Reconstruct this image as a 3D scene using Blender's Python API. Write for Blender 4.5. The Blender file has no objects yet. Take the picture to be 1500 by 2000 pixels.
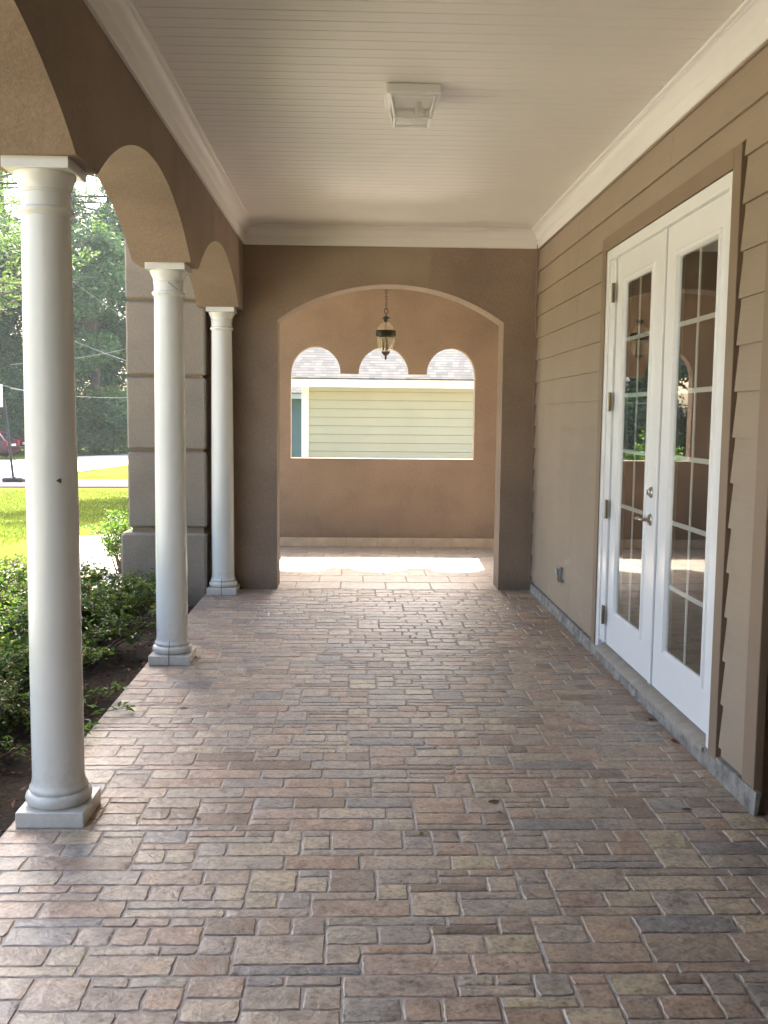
import bpy, math, random
from math import sin, cos, pi, sqrt, radians as R
from mathutils import Vector, Matrix

S = bpy.context.scene
COL = S.collection

# ------------------------------------------------------------------ helpers
class MB:
    """collects faces; build() links them as ONE mesh object"""
    def __init__(s): s.v = []; s.f = []; s.m = []
    def add(s, vs, fs, mi=0):
        o = len(s.v); s.v += [tuple(p) for p in vs]
        for f in fs: s.f.append([i + o for i in f]); s.m.append(mi)
    def box(s, a, b, mi=0):
        x0, y0, z0 = a; x1, y1, z1 = b
        s.add([(x0,y0,z0),(x1,y0,z0),(x1,y1,z0),(x0,y1,z0),(x0,y0,z1),(x1,y0,z1),(x1,y1,z1),(x0,y1,z1)],
              [(0,3,2,1),(4,5,6,7),(0,1,5,4),(1,2,6,5),(2,3,7,6),(3,0,4,7)], mi)
    def cbox(s, a, b, c=0.01, mi=0):
        """box with chamfered edges"""
        x0,y0,z0 = a; x1,y1,z1 = b
        vs=[]; fs=[]
        def ring(ix,z):
            k=len(vs)
            x,X,y,Y = x0+ix,x1-ix,y0+ix,y1-ix
            e=c if ix<c*.5 else 0
            if e: pts=[(x+e,y),(X-e,y),(X,y+e),(X,Y-e),(X-e,Y),(x+e,Y),(x,Y-e),(x,y+e)]
            else: pts=[(x,y),(X,y),(X,y),(X,Y),(X,Y),(x,Y),(x,Y),(x,y)]
            vs.extend([(p[0],p[1],z) for p in pts]); return k
        r=[ring(c,z0),ring(0,z0+c),ring(0,z1-c),ring(c,z1)]
        for a_,b_ in zip(r,r[1:]):
            for i in range(8):
                j=(i+1)%8; fs.append((a_+i,a_+j,b_+j,b_+i))
        fs.append(tuple(range(r[0]+7,r[0]-1,-1))); fs.append(tuple(range(r[3],r[3]+8)))
        s.add(vs,fs,mi)
    def lathe(s, prof, c=(0,0,0), n=40, mi=0, caps=True):
        vs=[];fs=[]
        for r,z in prof:
            for k in range(n):
                a=2*pi*k/n; vs.append((c[0]+r*cos(a),c[1]+r*sin(a),c[2]+z))
        for i in range(len(prof)-1):
            for k in range(n):
                j=(k+1)%n; fs.append((i*n+k,i*n+j,(i+1)*n+j,(i+1)*n+k))
        if caps:
            fs.append(tuple(range(n-1,-1,-1))); l=(len(prof)-1)*n; fs.append(tuple(range(l,l+n)))
        s.add(vs,fs,mi)
    def tube(s, pts, r, n=8, mi=0, closed=False):
        pts=[Vector(p) for p in pts]; rs=r if isinstance(r,(list,tuple)) else [r]*len(pts)
        vs=[];fs=[];L=len(pts); up=Vector((.13,.21,.97))
        for i,p in enumerate(pts):
            if closed: d=pts[(i+1)%L]-pts[i-1]
            else: d=pts[min(i+1,L-1)]-pts[max(i-1,0)]
            d.normalize(); a=d.cross(up)
            if a.length<.05: a=d.cross(Vector((1,0,0)))
            a.normalize(); b=d.cross(a)
            for k in range(n):
                t=2*pi*k/n; q=p+a*cos(t)*rs[i]+b*sin(t)*rs[i]; vs.append(tuple(q))
        for i in range(L if closed else L-1):
            i2=(i+1)%L
            for k in range(n):
                j=(k+1)%n; fs.append((i*n+k,i*n+j,i2*n+j,i2*n+k))
        if not closed:
            fs.append(tuple(range(n-1,-1,-1))); fs.append(tuple(range((L-1)*n,L*n)))
        s.add(vs,fs,mi)
    def prism(s, poly, axis, t0, t1, mi=0):
        """poly: 2D points in the plane normal to axis, extruded t0..t1"""
        def P(p,t):
            return (t,p[0],p[1]) if axis==0 else ((p[0],t,p[1]) if axis==1 else (p[0],p[1],t))
        n=len(poly); vs=[P(p,t0) for p in poly]+[P(p,t1) for p in poly]
        fs=[tuple(range(n)),tuple(range(2*n-1,n-1,-1))]+[(i,i+n,(i+1)%n+n,(i+1)%n) for i in range(n)]
        s.add(vs,fs,mi)
    def strip(s, ss, lo, hi, axis, t0, t1, ends=(True,True), top=True, bot=True, mi=0):
        """wall piece between two profiles lo(s)..hi(s); axis = direction of thickness (0: s is y, 1: s is x)"""
        def P(u,z,t): return (t,u,z) if axis==0 else (u,t,z)
        n=len(ss); vs=[]
        for u,a,b in zip(ss,lo,hi): vs += [P(u,a,t0),P(u,b,t0),P(u,a,t1),P(u,b,t1)]
        fs=[]
        for i in range(n-1):
            a=4*i;b=4*i+4
            fs += [(a,b,b+1,a+1),(a+2,a+3,b+3,b+2)]
            if bot: fs.append((a,a+2,b+2,b))
            if top: fs.append((a+1,b+1,b+3,a+3))
        if ends[0]: fs.append((0,1,3,2))
        if ends[1]: l=4*(n-1); fs.append((l,l+2,l+3,l+1))
        s.add(vs,fs,mi)
    def build(s, name, mats, parent=None, smooth=None, loc=None):
        me=bpy.data.meshes.new(name)
        if loc is not None: vs=[(x-loc[0],y-loc[1],z-loc[2]) for x,y,z in s.v]
        else: vs=s.v
        me.from_pydata(vs,[],s.f); me.validate()
        for m in (mats if isinstance(mats,(list,tuple)) else [mats]): me.materials.append(m)
        if len(s.m)==len(me.polygons): me.polygons.foreach_set('material_index',s.m)
        import bmesh
        bm=bmesh.new(); bm.from_mesh(me); bmesh.ops.recalc_face_normals(bm,faces=bm.faces); bm.to_mesh(me); bm.free()
        o=bpy.data.objects.new(name,me); COL.objects.link(o)
        if smooth is not None:
            me.polygons.foreach_set('use_smooth',[True]*len(me.polygons)); me.set_sharp_from_angle(angle=R(smooth))
        if parent is not None: o.parent=parent
        if loc is not None and parent is None: o.location=loc
        me.update(); return o

def tag(o,label=None,cat=None,group=None,kind=None):
    if label: o['label']=label
    if cat: o['category']=cat
    if group: o['group']=group
    if kind: o['kind']=kind
    return o
def empty(name,label,cat,loc=(0,0,0),group=None,rz=0):
    o=bpy.data.objects.new(name,None); COL.objects.link(o); o.location=loc; o.rotation_euler=(0,0,rz); o.empty_display_size=.1
    return tag(o,label,cat,group)
def copy_thing(src,loc,rz=0,scale=1,label=None):
    r=src.copy(); COL.objects.link(r); r.location=loc; r.rotation_euler=(0,0,rz); r.scale=(scale,)*3
    if label: r['label']=label
    for ch in list(src.children):
        c=ch.copy(); COL.objects.link(c); c.parent=r
        for g in list(ch.children):
            d=g.copy(); COL.objects.link(d); d.parent=c
    return r

# ------------------------------------------------------------------ materials
def srgb(r,g,b):
    f=lambda c:(c/12.92 if c<=.04045 else ((c+.055)/1.055)**2.4)
    return (f(r/255),f(g/255),f(b/255),1)
class NT:
    def __init__(s,name):
        s.mat=bpy.data.materials.new(name); s.mat.use_nodes=True; s.t=s.mat.node_tree; s.n=s.t.nodes; s.l=s.t.links
        s.b=s.n['Principled BSDF']; s.out=s.n['Material Output']
        s.tc=s.n.new('ShaderNodeTexCoord')
    def node(s,t,**k):
        x=s.n.new('ShaderNode'+t)
        for a,b in k.items(): setattr(x,a,b)
        return x
    def link(s,a,b): s.l.new(a,b)
    def noise(s,scale,detail=4,rough=.55,vec=None,dist=0):
        x=s.node('TexNoise'); x.inputs['Scale'].default_value=scale; x.inputs['Detail'].default_value=detail
        x.inputs['Roughness'].default_value=rough; x.inputs['Distortion'].default_value=dist
        s.link(vec or s.tc.outputs['Object'],x.inputs['Vector']); return x.outputs['Fac']
    def ramp(s,fac,stops,interp='LINEAR'):
        x=s.node('ValToRGB'); e=x.color_ramp.elements; x.color_ramp.interpolation=interp
        while len(e)<len(stops): e.new(.5)
        for i,(p,c) in enumerate(stops):
            e[i].position=p; e[i].color=c if len(c)==4 else (*c,1)
        s.link(fac,x.inputs['Fac']); return x.outputs['Color']
    def mix(s,fac,a,b,mode='MIX'):
        x=s.node('Mix',data_type='RGBA',blend_type=mode)
        for sock,v in ((x.inputs[0],fac),(x.inputs[6],a),(x.inputs[7],b)):
            if hasattr(v,'is_output') : s.link(v,sock)
            else: sock.default_value=v
        return x.outputs[2]
    def bump(s,h,strength,dist=.01,prev=None):
        x=s.node('Bump'); x.inputs['Strength'].default_value=strength; x.inputs['Distance'].default_value=dist
        s.link(h,x.inputs['Height'])
        if prev is not None: s.link(prev,x.inputs['Normal'])
        s.link(x.outputs['Normal'],s.b.inputs['Normal']); return x.outputs['Normal']
    def color(s,c):
        if hasattr(c,'is_output'): s.link(c,s.b.inputs['Base Color'])
        else: s.b.inputs['Base Color'].default_value=c
def paint(name,c,rough=.5,var=.06,scale=3,bump=.0,bscale=200,bdist=.002,metal=0,spec=.5):
    m=NT(name); n=m.noise(scale,5)
    lo=tuple(x*(1-var) for x in c[:3]); hi=tuple(min(1,x*(1+var)) for x in c[:3])
    m.color(m.ramp(n,[(.3,lo),(.7,hi)]))
    m.b.inputs['Roughness'].default_value=rough; m.b.inputs['Metallic'].default_value=metal
    m.b.inputs['Specular IOR Level'].default_value=spec
    if bump: m.bump(m.noise(bscale,6,.6),bump,bdist)
    return m.mat
def leafmat(name,stops,trans=.45,rough=.45):
    m=NT(name); g=m.node('NewGeometry'); c=m.ramp(g.outputs['Random Per Island'],stops)
    m.color(c); m.b.inputs['Roughness'].default_value=rough; m.b.inputs['Specular IOR Level'].default_value=.35
    tr=m.node('BsdfTranslucent'); hs=m.mix(1,c,(1.35,1.55,.75,1),'MULTIPLY'); m.link(hs,tr.inputs['Color'])
    mx=m.node('MixShader'); mx.inputs[0].default_value=trans
    m.link(m.b.outputs[0],mx.inputs[1]); m.link(tr.outputs[0],mx.inputs[2]); m.link(mx.outputs[0],m.out.inputs['Surface'])
    return m.mat
def glassmat(name,ior=1.5,tint=(.93,.95,.94,1),rough=0.0,power=1):
    m=NT(name); m.n.remove(m.b)
    fr0=m.node('Fresnel'); fr0.inputs['IOR'].default_value=ior
    i1=m.node('Math',operation='SUBTRACT'); i1.inputs[0].default_value=1; m.link(fr0.outputs[0],i1.inputs[1])
    i2=m.node('Math',operation='POWER'); m.link(i1.outputs[0],i2.inputs[0]); i2.inputs[1].default_value=power
    fr=m.node('Math',operation='SUBTRACT'); fr.inputs[0].default_value=1; m.link(i2.outputs[0],fr.inputs[1])
    ge=m.node('NewGeometry'); i3=m.node('Math',operation='SUBTRACT'); i3.inputs[0].default_value=1; m.link(ge.outputs['Backfacing'],i3.inputs[1])
    fr2=m.node('Math',operation='MULTIPLY'); m.link(fr.outputs[0],fr2.inputs[0]); m.link(i3.outputs[0],fr2.inputs[1]); fr=fr2
    t=m.node('BsdfTransparent'); t.inputs['Color'].default_value=tint
    g=m.node('BsdfGlossy'); g.inputs['Roughness'].default_value=rough; g.inputs['Color'].default_value=(1,1,1,1)
    mx=m.node('MixShader'); m.link(fr.outputs[0],mx.inputs[0]); m.link(t.outputs[0],mx.inputs[1]); m.link(g.outputs[0],mx.inputs[2])
    m.link(mx.outputs[0],m.out.inputs['Surface']); return m.mat

STUCCO=(.285,.209,.150,1)
def stuccomat(name,c,patch=False):
    m=NT(name); n=m.noise(1.3,5); f=m.noise(60,4,.6)
    c1=tuple(x*.88 for x in c[:3]); c2=tuple(x*1.08 for x in c[:3])
    col=m.ramp(n,[(.3,c1),(.7,c2)])
    sp=m.ramp(f,[(.3,(.86,.86,.86)),(.7,(1.06,1.06,1.06))]); col=m.mix(1,col,sp,'MULTIPLY')
    if patch:   # an area of newer, paler touch-up paint above the arch, with a hard right-hand edge
        sep=m.node('SeparateXYZ'); m.link(m.tc.outputs['Object'],sep.inputs[0])
        wob=m.noise(6,3)
        def rng(o,a,b,c_,d,wa=.1):
            ad=m.node('Math',operation='MULTIPLY_ADD'); m.link(wob,ad.inputs[0]); ad.inputs[1].default_value=wa; m.link(o,ad.inputs[2])
            r1=m.node('MapRange'); r1.inputs[1].default_value=a; r1.inputs[2].default_value=b; m.link(ad.outputs[0],r1.inputs[0])
            r2=m.node('MapRange'); r2.inputs[1].default_value=c_; r2.inputs[2].default_value=d; r2.inputs[3].default_value=1; r2.inputs[4].default_value=0; m.link(ad.outputs[0],r2.inputs[0])
            mu=m.node('Math',operation='MULTIPLY'); m.link(r1.outputs[0],mu.inputs[0]); m.link(r2.outputs[0],mu.inputs[1]); return mu.outputs[0]
        fx=rng(sep.outputs[0],-.45,.15,.62,.66,.06); fz=rng(sep.outputs[2],2.60,2.78,3.2,3.3,.08)
        mu=m.node('Math',operation='MULTIPLY'); m.link(fx,mu.inputs[0]); m.link(fz,mu.inputs[1])
        m2=m.node('Math',operation='MULTIPLY'); m.link(mu.outputs[0],m2.inputs[0]); m2.inputs[1].default_value=.55
        col=m.mix(m2.outputs[0],col,(.37,.30,.20,1))
    blot=m.ramp(m.noise(2.6,6,.68,None,.4),[(.33,(.90,.91,.92)),(.5,(1,1,1)),(.68,(1.06,1.055,1.04))]); col=m.mix(1,col,blot,'MULTIPLY')
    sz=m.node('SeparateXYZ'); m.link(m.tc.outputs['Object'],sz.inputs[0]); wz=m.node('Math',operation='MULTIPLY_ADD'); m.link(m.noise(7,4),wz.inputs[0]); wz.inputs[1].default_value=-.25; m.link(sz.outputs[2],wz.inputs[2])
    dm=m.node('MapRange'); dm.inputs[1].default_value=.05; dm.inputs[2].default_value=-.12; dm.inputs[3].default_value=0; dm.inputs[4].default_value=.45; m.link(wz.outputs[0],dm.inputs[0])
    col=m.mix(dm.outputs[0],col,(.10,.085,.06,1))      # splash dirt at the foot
    m.color(col); m.b.inputs['Roughness'].default_value=.85; m.b.inputs['Specular IOR Level'].default_value=.25
    b1=m.bump(m.noise(24,5,.62),.32,.012); m.bump(m.noise(170,3,.6),.3,.003,b1)
    return m.mat
M={}
M['stucco']=stuccomat('stucco',STUCCO); M['stucco_patch']=stuccomat('stucco_patch',STUCCO,True)
M['quoin']=stuccomat('quoin',(.27,.222,.170,1))
M['quoin_joint']=stuccomat('quoin_joint',(.26,.19,.125,1))
def sidingmat(name,c,var=.05):
    m=NT(name); mp=m.node('Mapping'); mp.inputs['Scale'].default_value=(1,.25,9); m.link(m.tc.outputs['Object'],mp.inputs[0])
    g=m.noise(9,6,.6,mp.outputs[0]); n=m.noise(1.1,4)
    a=tuple(x*(1-var) for x in c[:3]); b=tuple(x*(1+var) for x in c[:3])
    col=m.mix(1,m.ramp(n,[(.3,a),(.7,b)]),m.ramp(g,[(.3,(.95,.95,.95)),(.7,(1.03,1.03,1.03))]),'MULTIPLY')
    # chalky scuffs low on the boards
    sc=m.ramp(m.noise(3.2,6,.65,None,.6),[(.63,(0,0,0)),(.74,(1,1,1))]); sep=m.node('SeparateXYZ'); m.link(m.tc.outputs['Object'],sep.inputs[0])
    mr=m.node('MapRange'); mr.inputs[1].default_value=1.25; mr.inputs[2].default_value=.45; m.link(sep.outputs[2],mr.inputs[0])
    mm=m.mix(1,sc,mr.outputs[0],'MULTIPLY'); m3=m.node('Math',operation='MULTIPLY'); m.link(mm,m3.inputs[0]); m3.inputs[1].default_value=.30
    col=m.mix(m3.outputs[0],col,(.5,.45,.4,1))
    m.color(col); m.b.inputs['Roughness'].default_value=.55; m.bump(g,.12,.004); return m.mat
M['siding']=sidingmat('siding',(.31,.24,.172,1),.09)
M['trim']=paint('trim',(.235,.165,.11,1),.55,.06,4,.15,80)
M['white']=paint('white',(.78,.76,.72,1),.32,.025,2)
def columnmat():
    m=NT('column'); n=m.noise(2.2,5); col=m.ramp(n,[(.3,(.63,.605,.54)),(.7,(.685,.66,.595))])
    sz=m.node('SeparateXYZ'); m.link(m.tc.outputs['Object'],sz.inputs[0]); wz=m.node('Math',operation='MULTIPLY_ADD'); m.link(m.noise(18,6,.7),wz.inputs[0]); wz.inputs[1].default_value=-.55; m.link(sz.outputs[2],wz.inputs[2])
    dm=m.node('MapRange'); dm.inputs[1].default_value=-.05; dm.inputs[2].default_value=-.35; dm.inputs[3].default_value=0; dm.inputs[4].default_value=.5; m.link(wz.outputs[0],dm.inputs[0])
    col=m.mix(dm.outputs[0],col,(.22,.19,.14,1))
    sp=m.ramp(m.noise(75,3,.6),[(.70,(0,0,0)),(.76,(1,1,1))]); sf=m.node('Math',operation='MULTIPLY'); m.link(sp,sf.inputs[0]); sf.inputs[1].default_value=.18
    col=m.mix(sf.outputs[0],col,(.40,.36,.29,1))
    m.color(col); m.b.inputs['Roughness'].default_value=.24; m.bump(m.noise(200,6,.6),.05,.002); return m.mat
M['column']=columnmat()
M['ceiling']=paint('ceiling',(.78,.735,.67,1),.42,.03,1.2)
M['doorpaint']=paint('doorpaint',(.80,.80,.79,1),.22,.02,2)
M['seam']=paint('seam',(.05,.05,.045,1),.8)
M['concrete']=paint('concrete',(.255,.235,.205,1),.9,.5,14,.8,70,.012)
M['walk']=paint('walk',(.56,.51,.44,1),.9,.08,2,.2,60,.005)
M['road']=paint('road',(.42,.41,.39,1),.9,.1,1.5,.2,40,.005,spec=.1)
M['asphalt']=paint('asphalt',(.085,.078,.086,1),.9,.15,3,.3,50,.01,spec=.05)
M['brass']=paint('brass',(.30,.25,.17,1),.45,.1,20,metal=1)
M['nickel']=paint('nickel',(.42,.39,.35,1),.28,.08,30,metal=1)
M['bronze']=paint('bronze',(.045,.035,.028,1),.45,.3,30,metal=.6)
M['candle']=paint('candle',(.10,.085,.07,1),.5)
M['grey_metal']=paint('grey_metal',(.30,.30,.29,1),.45,.1,20,metal=.4)
M['plastic_dark']=paint('plastic_dark',(.05,.05,.05,1),.4)
M['sillwood']=paint('sillwood',(.34,.30,.25,1),.6,.15,14,.2,120)
M['room']=paint('room',(.16,.13,.11,1),.8)
M['roomfloor']=paint('roomfloor',(.10,.07,.05,1),.5)
M['glass']=glassmat('glass',1.65,(.86,.88,.86,1),0,1.8)
M['lampglass']=glassmat('lampglass',1.5,(.90,.86,.76,1),.05)
def dusty(mat,fac):
    t=mat.node_tree; out=t.nodes['Material Output']; src=out.inputs['Surface'].links[0].from_socket
    d=t.nodes.new('ShaderNodeBsdfTranslucent'); d.inputs['Color'].default_value=(.85,.78,.62,1); e=t.nodes.new('ShaderNodeBsdfDiffuse'); e.inputs['Color'].default_value=(.75,.70,.58,1)
    a=t.nodes.new('ShaderNodeMixShader'); a.inputs[0].default_value=.5; t.links.new(d.outputs[0],a.inputs[1]); t.links.new(e.outputs[0],a.inputs[2])
    m=t.nodes.new('ShaderNodeMixShader'); m.inputs[0].default_value=fac; t.links.new(src,m.inputs[1]); t.links.new(a.outputs[0],m.inputs[2]); t.links.new(m.outputs[0],out.inputs['Surface'])
dusty(M["lampglass"],.20)
def frosted():
    m=NT('frosted_glass'); m.color((.72,.70,.64,1)); m.b.inputs['Roughness'].default_value=.25
    m.b.inputs['Transmission Weight'].default_value=.55; m.b.inputs['Alpha'].default_value=.55
    m.bump(m.noise(120,2),.25,.003); return m.mat
M['frosted']=frosted()
M['basestone']=paint('basestone',(.52,.42,.30,1),.6,.16,7,.3,50,.006)

def tilemat(name,stops,rough=(.30,.52),bumpd=.010,bs=.7):
    m=NT(name); g=m.node('NewGeometry'); rnd=g.outputs['Random Per Island']
    base=m.ramp(rnd,stops)
    # shift the noise from tile to tile so that no two stones share a pattern
    cmb=m.node('CombineXYZ'); mul=m.node('Math',operation='MULTIPLY'); m.link(rnd,mul.inputs[0]); mul.inputs[1].default_value=57
    m.link(mul.outputs[0],cmb.inputs[0]); m.link(mul.outputs[0],cmb.inputs[2])
    add=m.node('VectorMath',operation='ADD'); m.link(m.tc.outputs['Object'],add.inputs[0]); m.link(cmb.outputs[0],add.inputs[1])
    v=add.outputs[0]
    big=m.noise(9,6,.62,v,.8); fine=m.noise(70,5,.65,v)
    c=m.mix(1,base,m.ramp(big,[(.26,(.58,.565,.565)),(.5,(.97,.97,.97)),(.75,(1.28,1.20,1.06))]),'MULTIPLY')
    c=m.mix(1,c,m.ramp(fine,[(.32,(.60,.58,.565)),(.5,(.97,.97,.97)),(.66,(1.16,1.15,1.13))]),'MULTIPLY')
    mot=m.noise(26,4,.7,v,.4); c=m.mix(1,c,m.ramp(mot,[(.30,(.62,.54,.47)),(.46,(.98,.97,.96)),(.62,(1.05,1.03,1.0)),(.76,(1.22,1.13,.97))]),'MULTIPLY')
    rust=m.ramp(m.noise(5,5,.6,v,1.2),[(.58,(0,0,0)),(.72,(1,1,1))])
    rf=m.node('Math',operation='MULTIPLY'); m.link(rust,rf.inputs[0]); rf.inputs[1].default_value=.5
    c=m.mix(rf.outputs[0],c,(.32,.185,.105,1)); m.color(c)
    rr=m.node('MapRange'); rr.inputs[3].default_value=rough[0]; rr.inputs[4].default_value=rough[1]; m.link(big,rr.inputs[0])
    m.link(rr.outputs[0],m.b.inputs['Roughness'])
    vein=m.noise(15,6,.62,v,.7)
    b1=m.bump(vein,bs,bumpd); m.bump(fine,.35,.0025,b1); return m.mat
M['tile']=tilemat('tile',[(0, (0.348, 0.282, 0.223)), (0.07, (0.225, 0.162, 0.122)), (0.14, (0.413, 0.339, 0.264)), (0.24, (0.358, 0.247, 0.175)), (0.3, (0.375, 0.282, 0.220)), (0.42, (0.337, 0.290, 0.241)), (0.48, (0.433, 0.357, 0.245)), (0.55, (0.439, 0.356, 0.270)), (0.66, (0.314, 0.259, 0.218)), (0.71, (0.399, 0.283, 0.207)), (0.76, (0.391, 0.288, 0.222)), (0.86, (0.365, 0.318, 0.259)), (0.92, (0.250, 0.228, 0.208)), (0.965, (0.269, 0.244, 0.226)), (1, (0.395, 0.327, 0.253))])
M['tile_pale']=tilemat('tile_pale',[(0,(.44,.385,.32)),(.5,(.47,.41,.345)),(1,(.42,.37,.31))],(.3,.45),.002,.2)
M['grout_pale']=paint('grout_pale',(.38,.33,.27,1),.85,.15,20)
M['grout']=paint('grout',(.35,.305,.26,1),.85,.2,20,.5,200,.003)

def grassmat():
    m=NT('lawn'); a=m.noise(.5,5); b=m.noise(14,5,.7)
    c=m.ramp(a,[(.3,(.078,.105,.018)),(.55,(.125,.150,.030)),(.75,(.18,.175,.055))])
    c=m.mix(1,c,m.ramp(b,[(.3,(.55,.6,.5)),(.7,(1.3,1.25,1.2))]),'MULTIPLY'); m.color(c)
    m.b.inputs['Roughness'].default_value=.8; m.b.inputs['Specular IOR Level'].default_value=0; m.bump(b,.7,.05); return m.mat
M['lawn']=grassmat()
def mulch():
    m=NT('mulch'); a=m.noise(35,6,.7); m.color(m.ramp(a,[(.3,(.010,.007,.005)),(.6,(.045,.028,.018)),(.8,(.11,.07,.04))]))
    m.b.inputs['Roughness'].default_value=.95; m.bump(a,1,.03); return m.mat
M['mulch']=mulch()
M['bark']=paint('bark',(.09,.065,.05,1),.95,.4,6,.8,20,.05)
M['twig']=paint('twig',(.10,.07,.045,1),.9,.3,20)
M['leaf_shrub']=leafmat('leaf_shrub',[(0,(.036,.066,.018)),(.5,(.064,.108,.027)),(.8,(.11,.155,.040)),(.93,(.16,.17,.06)),(1,(.15,.095,.045))],.50,.28)
M['leaf_brown']=leafmat('leaf_brown',[(0,(.045,.024,.014)),(.6,(.11,.055,.028)),(1,(.20,.11,.06))],.15,.6)
M['leaf_bright']=leafmat('leaf_bright',[(0,(.06,.13,.02)),(1,(.13,.21,.04))],.5,.4)
M['leaf_oak']=leafmat('leaf_oak',[(0,(.050,.105,.062)),(.6,(.078,.145,.076)),(1,(.135,.195,.085))],.48,.5)
M['leaf_pine']=leafmat('leaf_pine',[(0,(.065,.11,.080)),(.6,(.09,.145,.092)),(1,(.14,.18,.10))],.4,.5)
M['leaf_light']=leafmat('leaf_light',[(0,(.055,.10,.040)),(.6,(.085,.13,.045)),(1,(.13,.15,.065))],.45,.5)
M['grass_blade']=leafmat('grass_blade',[(0,(.08,.11,.02)),(.6,(.13,.155,.03)),(1,(.19,.185,.06))],.4,.8)
M['green_siding']=paint('green_siding',(.34,.325,.215,1),.6,.04,1.5)
M['blue_siding']=paint('blue_siding',(.11,.17,.19,1),.6,.05,1.5)
M['lap_shadow']=paint('lap_shadow',(.24,.23,.155,1),.8)  # dark tone that paints in the shadow line under each lap
M['cream']=paint('cream',(.78,.74,.62,1),.5,.03,2)
M['palegrey']=paint('palegrey',(.45,.52,.55,1),.5,.03,2)
def shinglemat():
    m=NT('shingle'); sep=m.node('SeparateXYZ'); m.link(m.tc.outputs['Object'],sep.inputs[0])
    def mth(op,a,b=None):
        x=m.node('Math',operation=op)
        for i,v in enumerate((a,b)):
            if v is None: continue
            if hasattr(v,'is_output'): m.link(v,x.inputs[i])
            else: x.inputs[i].default_value=v
        return x.outputs[0]
    v=mth('DIVIDE',sep.outputs[1],.142); row=mth('FLOOR',v); fr=mth('FRACT',v)
    wn0=m.node('TexWhiteNoise',noise_dimensions='1D'); m.link(row,wn0.inputs['W'])
    u=mth('ADD',mth('DIVIDE',sep.outputs[0],.12),mth('MULTIPLY',wn0.outputs['Value'],7)); col=mth('FLOOR',u)
    cmb=m.node('CombineXYZ'); m.link(col,cmb.inputs[0]); m.link(row,cmb.inputs[1])
    wn=m.node('TexWhiteNoise',noise_dimensions='2D'); m.link(cmb.outputs[0],wn.inputs['Vector'])
    tone=m.ramp(wn.outputs['Value'],[(0,(.052,.052,.054)),(.5,(.074,.073,.072)),(1,(.098,.095,.093))])
    edge=m.ramp(fr,[(.0,(.30,.30,.32)),(.16,(.45,.45,.46)),(.24,(1,1,1))])
    m.color(m.mix(1,m.mix(1,tone,edge,'MULTIPLY'),m.ramp(m.noise(40,3),[(.3,(.85,.85,.85)),(.7,(1.1,1.1,1.1))]),'MULTIPLY'))
    m.b.inputs['Roughness'].default_value=.95; m.b.inputs['Specular IOR Level'].default_value=.2; return m.mat
M['shingle']=shinglemat()
M['carred']=paint('carred',(.075,.008,.016,1),.22,.03,2)
M['carglass']=paint('carglass',(.02,.025,.03,1),.05)
M['tyre']=paint('tyre',(.015,.015,.015,1),.8)
M['chrome']=paint('chrome',(.6,.6,.6,1),.15,.02,metal=1)
M['lampred']=paint('lampred',(.45,.02,.02,1),.2)
M['plate']=paint('plate',(.75,.75,.75,1),.4)
M['blackpole']=paint('blackpole',(.02,.02,.025,1),.5)
M['backboard']=paint('backboard',(.72,.76,.76,1),.3)
dusty2=M['backboard'].node_tree; _t=dusty2.nodes.new('ShaderNodeBsdfTranslucent'); _t.inputs['Color'].default_value=(.8,.85,.85,1); _m=dusty2.nodes.new('ShaderNodeMixShader'); _m.inputs[0].default_value=.6; dusty2.links.new(dusty2.nodes['Principled BSDF'].outputs[0],_m.inputs[1]); dusty2.links.new(_t.outputs[0],_m.inputs[2]); dusty2.links.new(_m.outputs[0],dusty2.nodes['Material Output'].inputs['Surface'])
M['orange']=paint('orange',(.6,.14,.03,1),.4)
M['wire']=paint('wire',(.20,.21,.21,1),.5)
M['moth']=paint('moth',(.06,.055,.03,1),.8)

# ------------------------------------------------------------------ measures (metres; camera stands at the origin, 1.5 m up)
XB, XO = -.95, -1.285          # arcade wall, inner and outer face
XW = 1.545                     # plane of the clapboard wall
YE, TE = 8.43, .30             # end wall with the segmental arch
YB, TB = 11.23, .14            # far wall of the vestibule
ZC = 3.07                      # beadboard ceiling
ZS = 2.37                      # springing of the arcade
YN = -2.3                      # porch runs back behind the camera
ROOF = 3.34
random.seed(7)

def terr(y):
    if y<9: return -.07-.006*max(0,y-3)/6*10
    if y<33: return -.13-.82*(y-9)/24
    return -.95-.25*(min(y,120)-33)/27

# ------------------------------------------------------------------ ground, lawn, roads
def sheet(name,poly_fn,mat,dz,label=None,nx=1,ny=24,solid=0):
    """poly_fn(v)->(xl,xr,y) for v in 0..1; drapes over the terrain"""
    b=MB(); vs=[];fs=[]
    for i in range(ny+1):
        xl,xr,yl,yr=poly_fn(i/ny)
        for k in range(nx+1):
            t=k/nx; x=xl+(xr-xl)*t; y=yl+(yr-yl)*t; vs.append((x,y,terr(y)+dz))
    for i in range(ny):
        for k in range(nx):
            a=i*(nx+1)+k; fs.append((a,a+1,a+nx+2,a+nx+1))
    b.add(vs,fs)
    if solid:
        o2=len(vs); b.add([(x,y,z-solid) for x,y,z in vs],[])
        for i in range(ny):
            a=i*(nx+1); c=(i+1)*(nx+1); b.f.append([a,c,c+o2,a+o2]); b.m.append(0); b.f.append([a+nx,a+nx+o2,c+nx+o2,c+nx]); b.m.append(0)
        b.f.append([0,o2]+[o2+nx,nx]) ; b.m.append(0)
        l=ny*(nx+1); b.f.append([l,l+nx,l+nx+o2,l+o2]); b.m.append(0)
    o=b.build(name,mat); tag(o,kind='structure'); return o
b=MB(); ys=[-400,-60,-10,0,3,6,9]+[9+i*1.5 for i in range(1,17)]+[36,40,45,50,55,60,66,75,90,120,200,500]; vs=[];fs=[]
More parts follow.
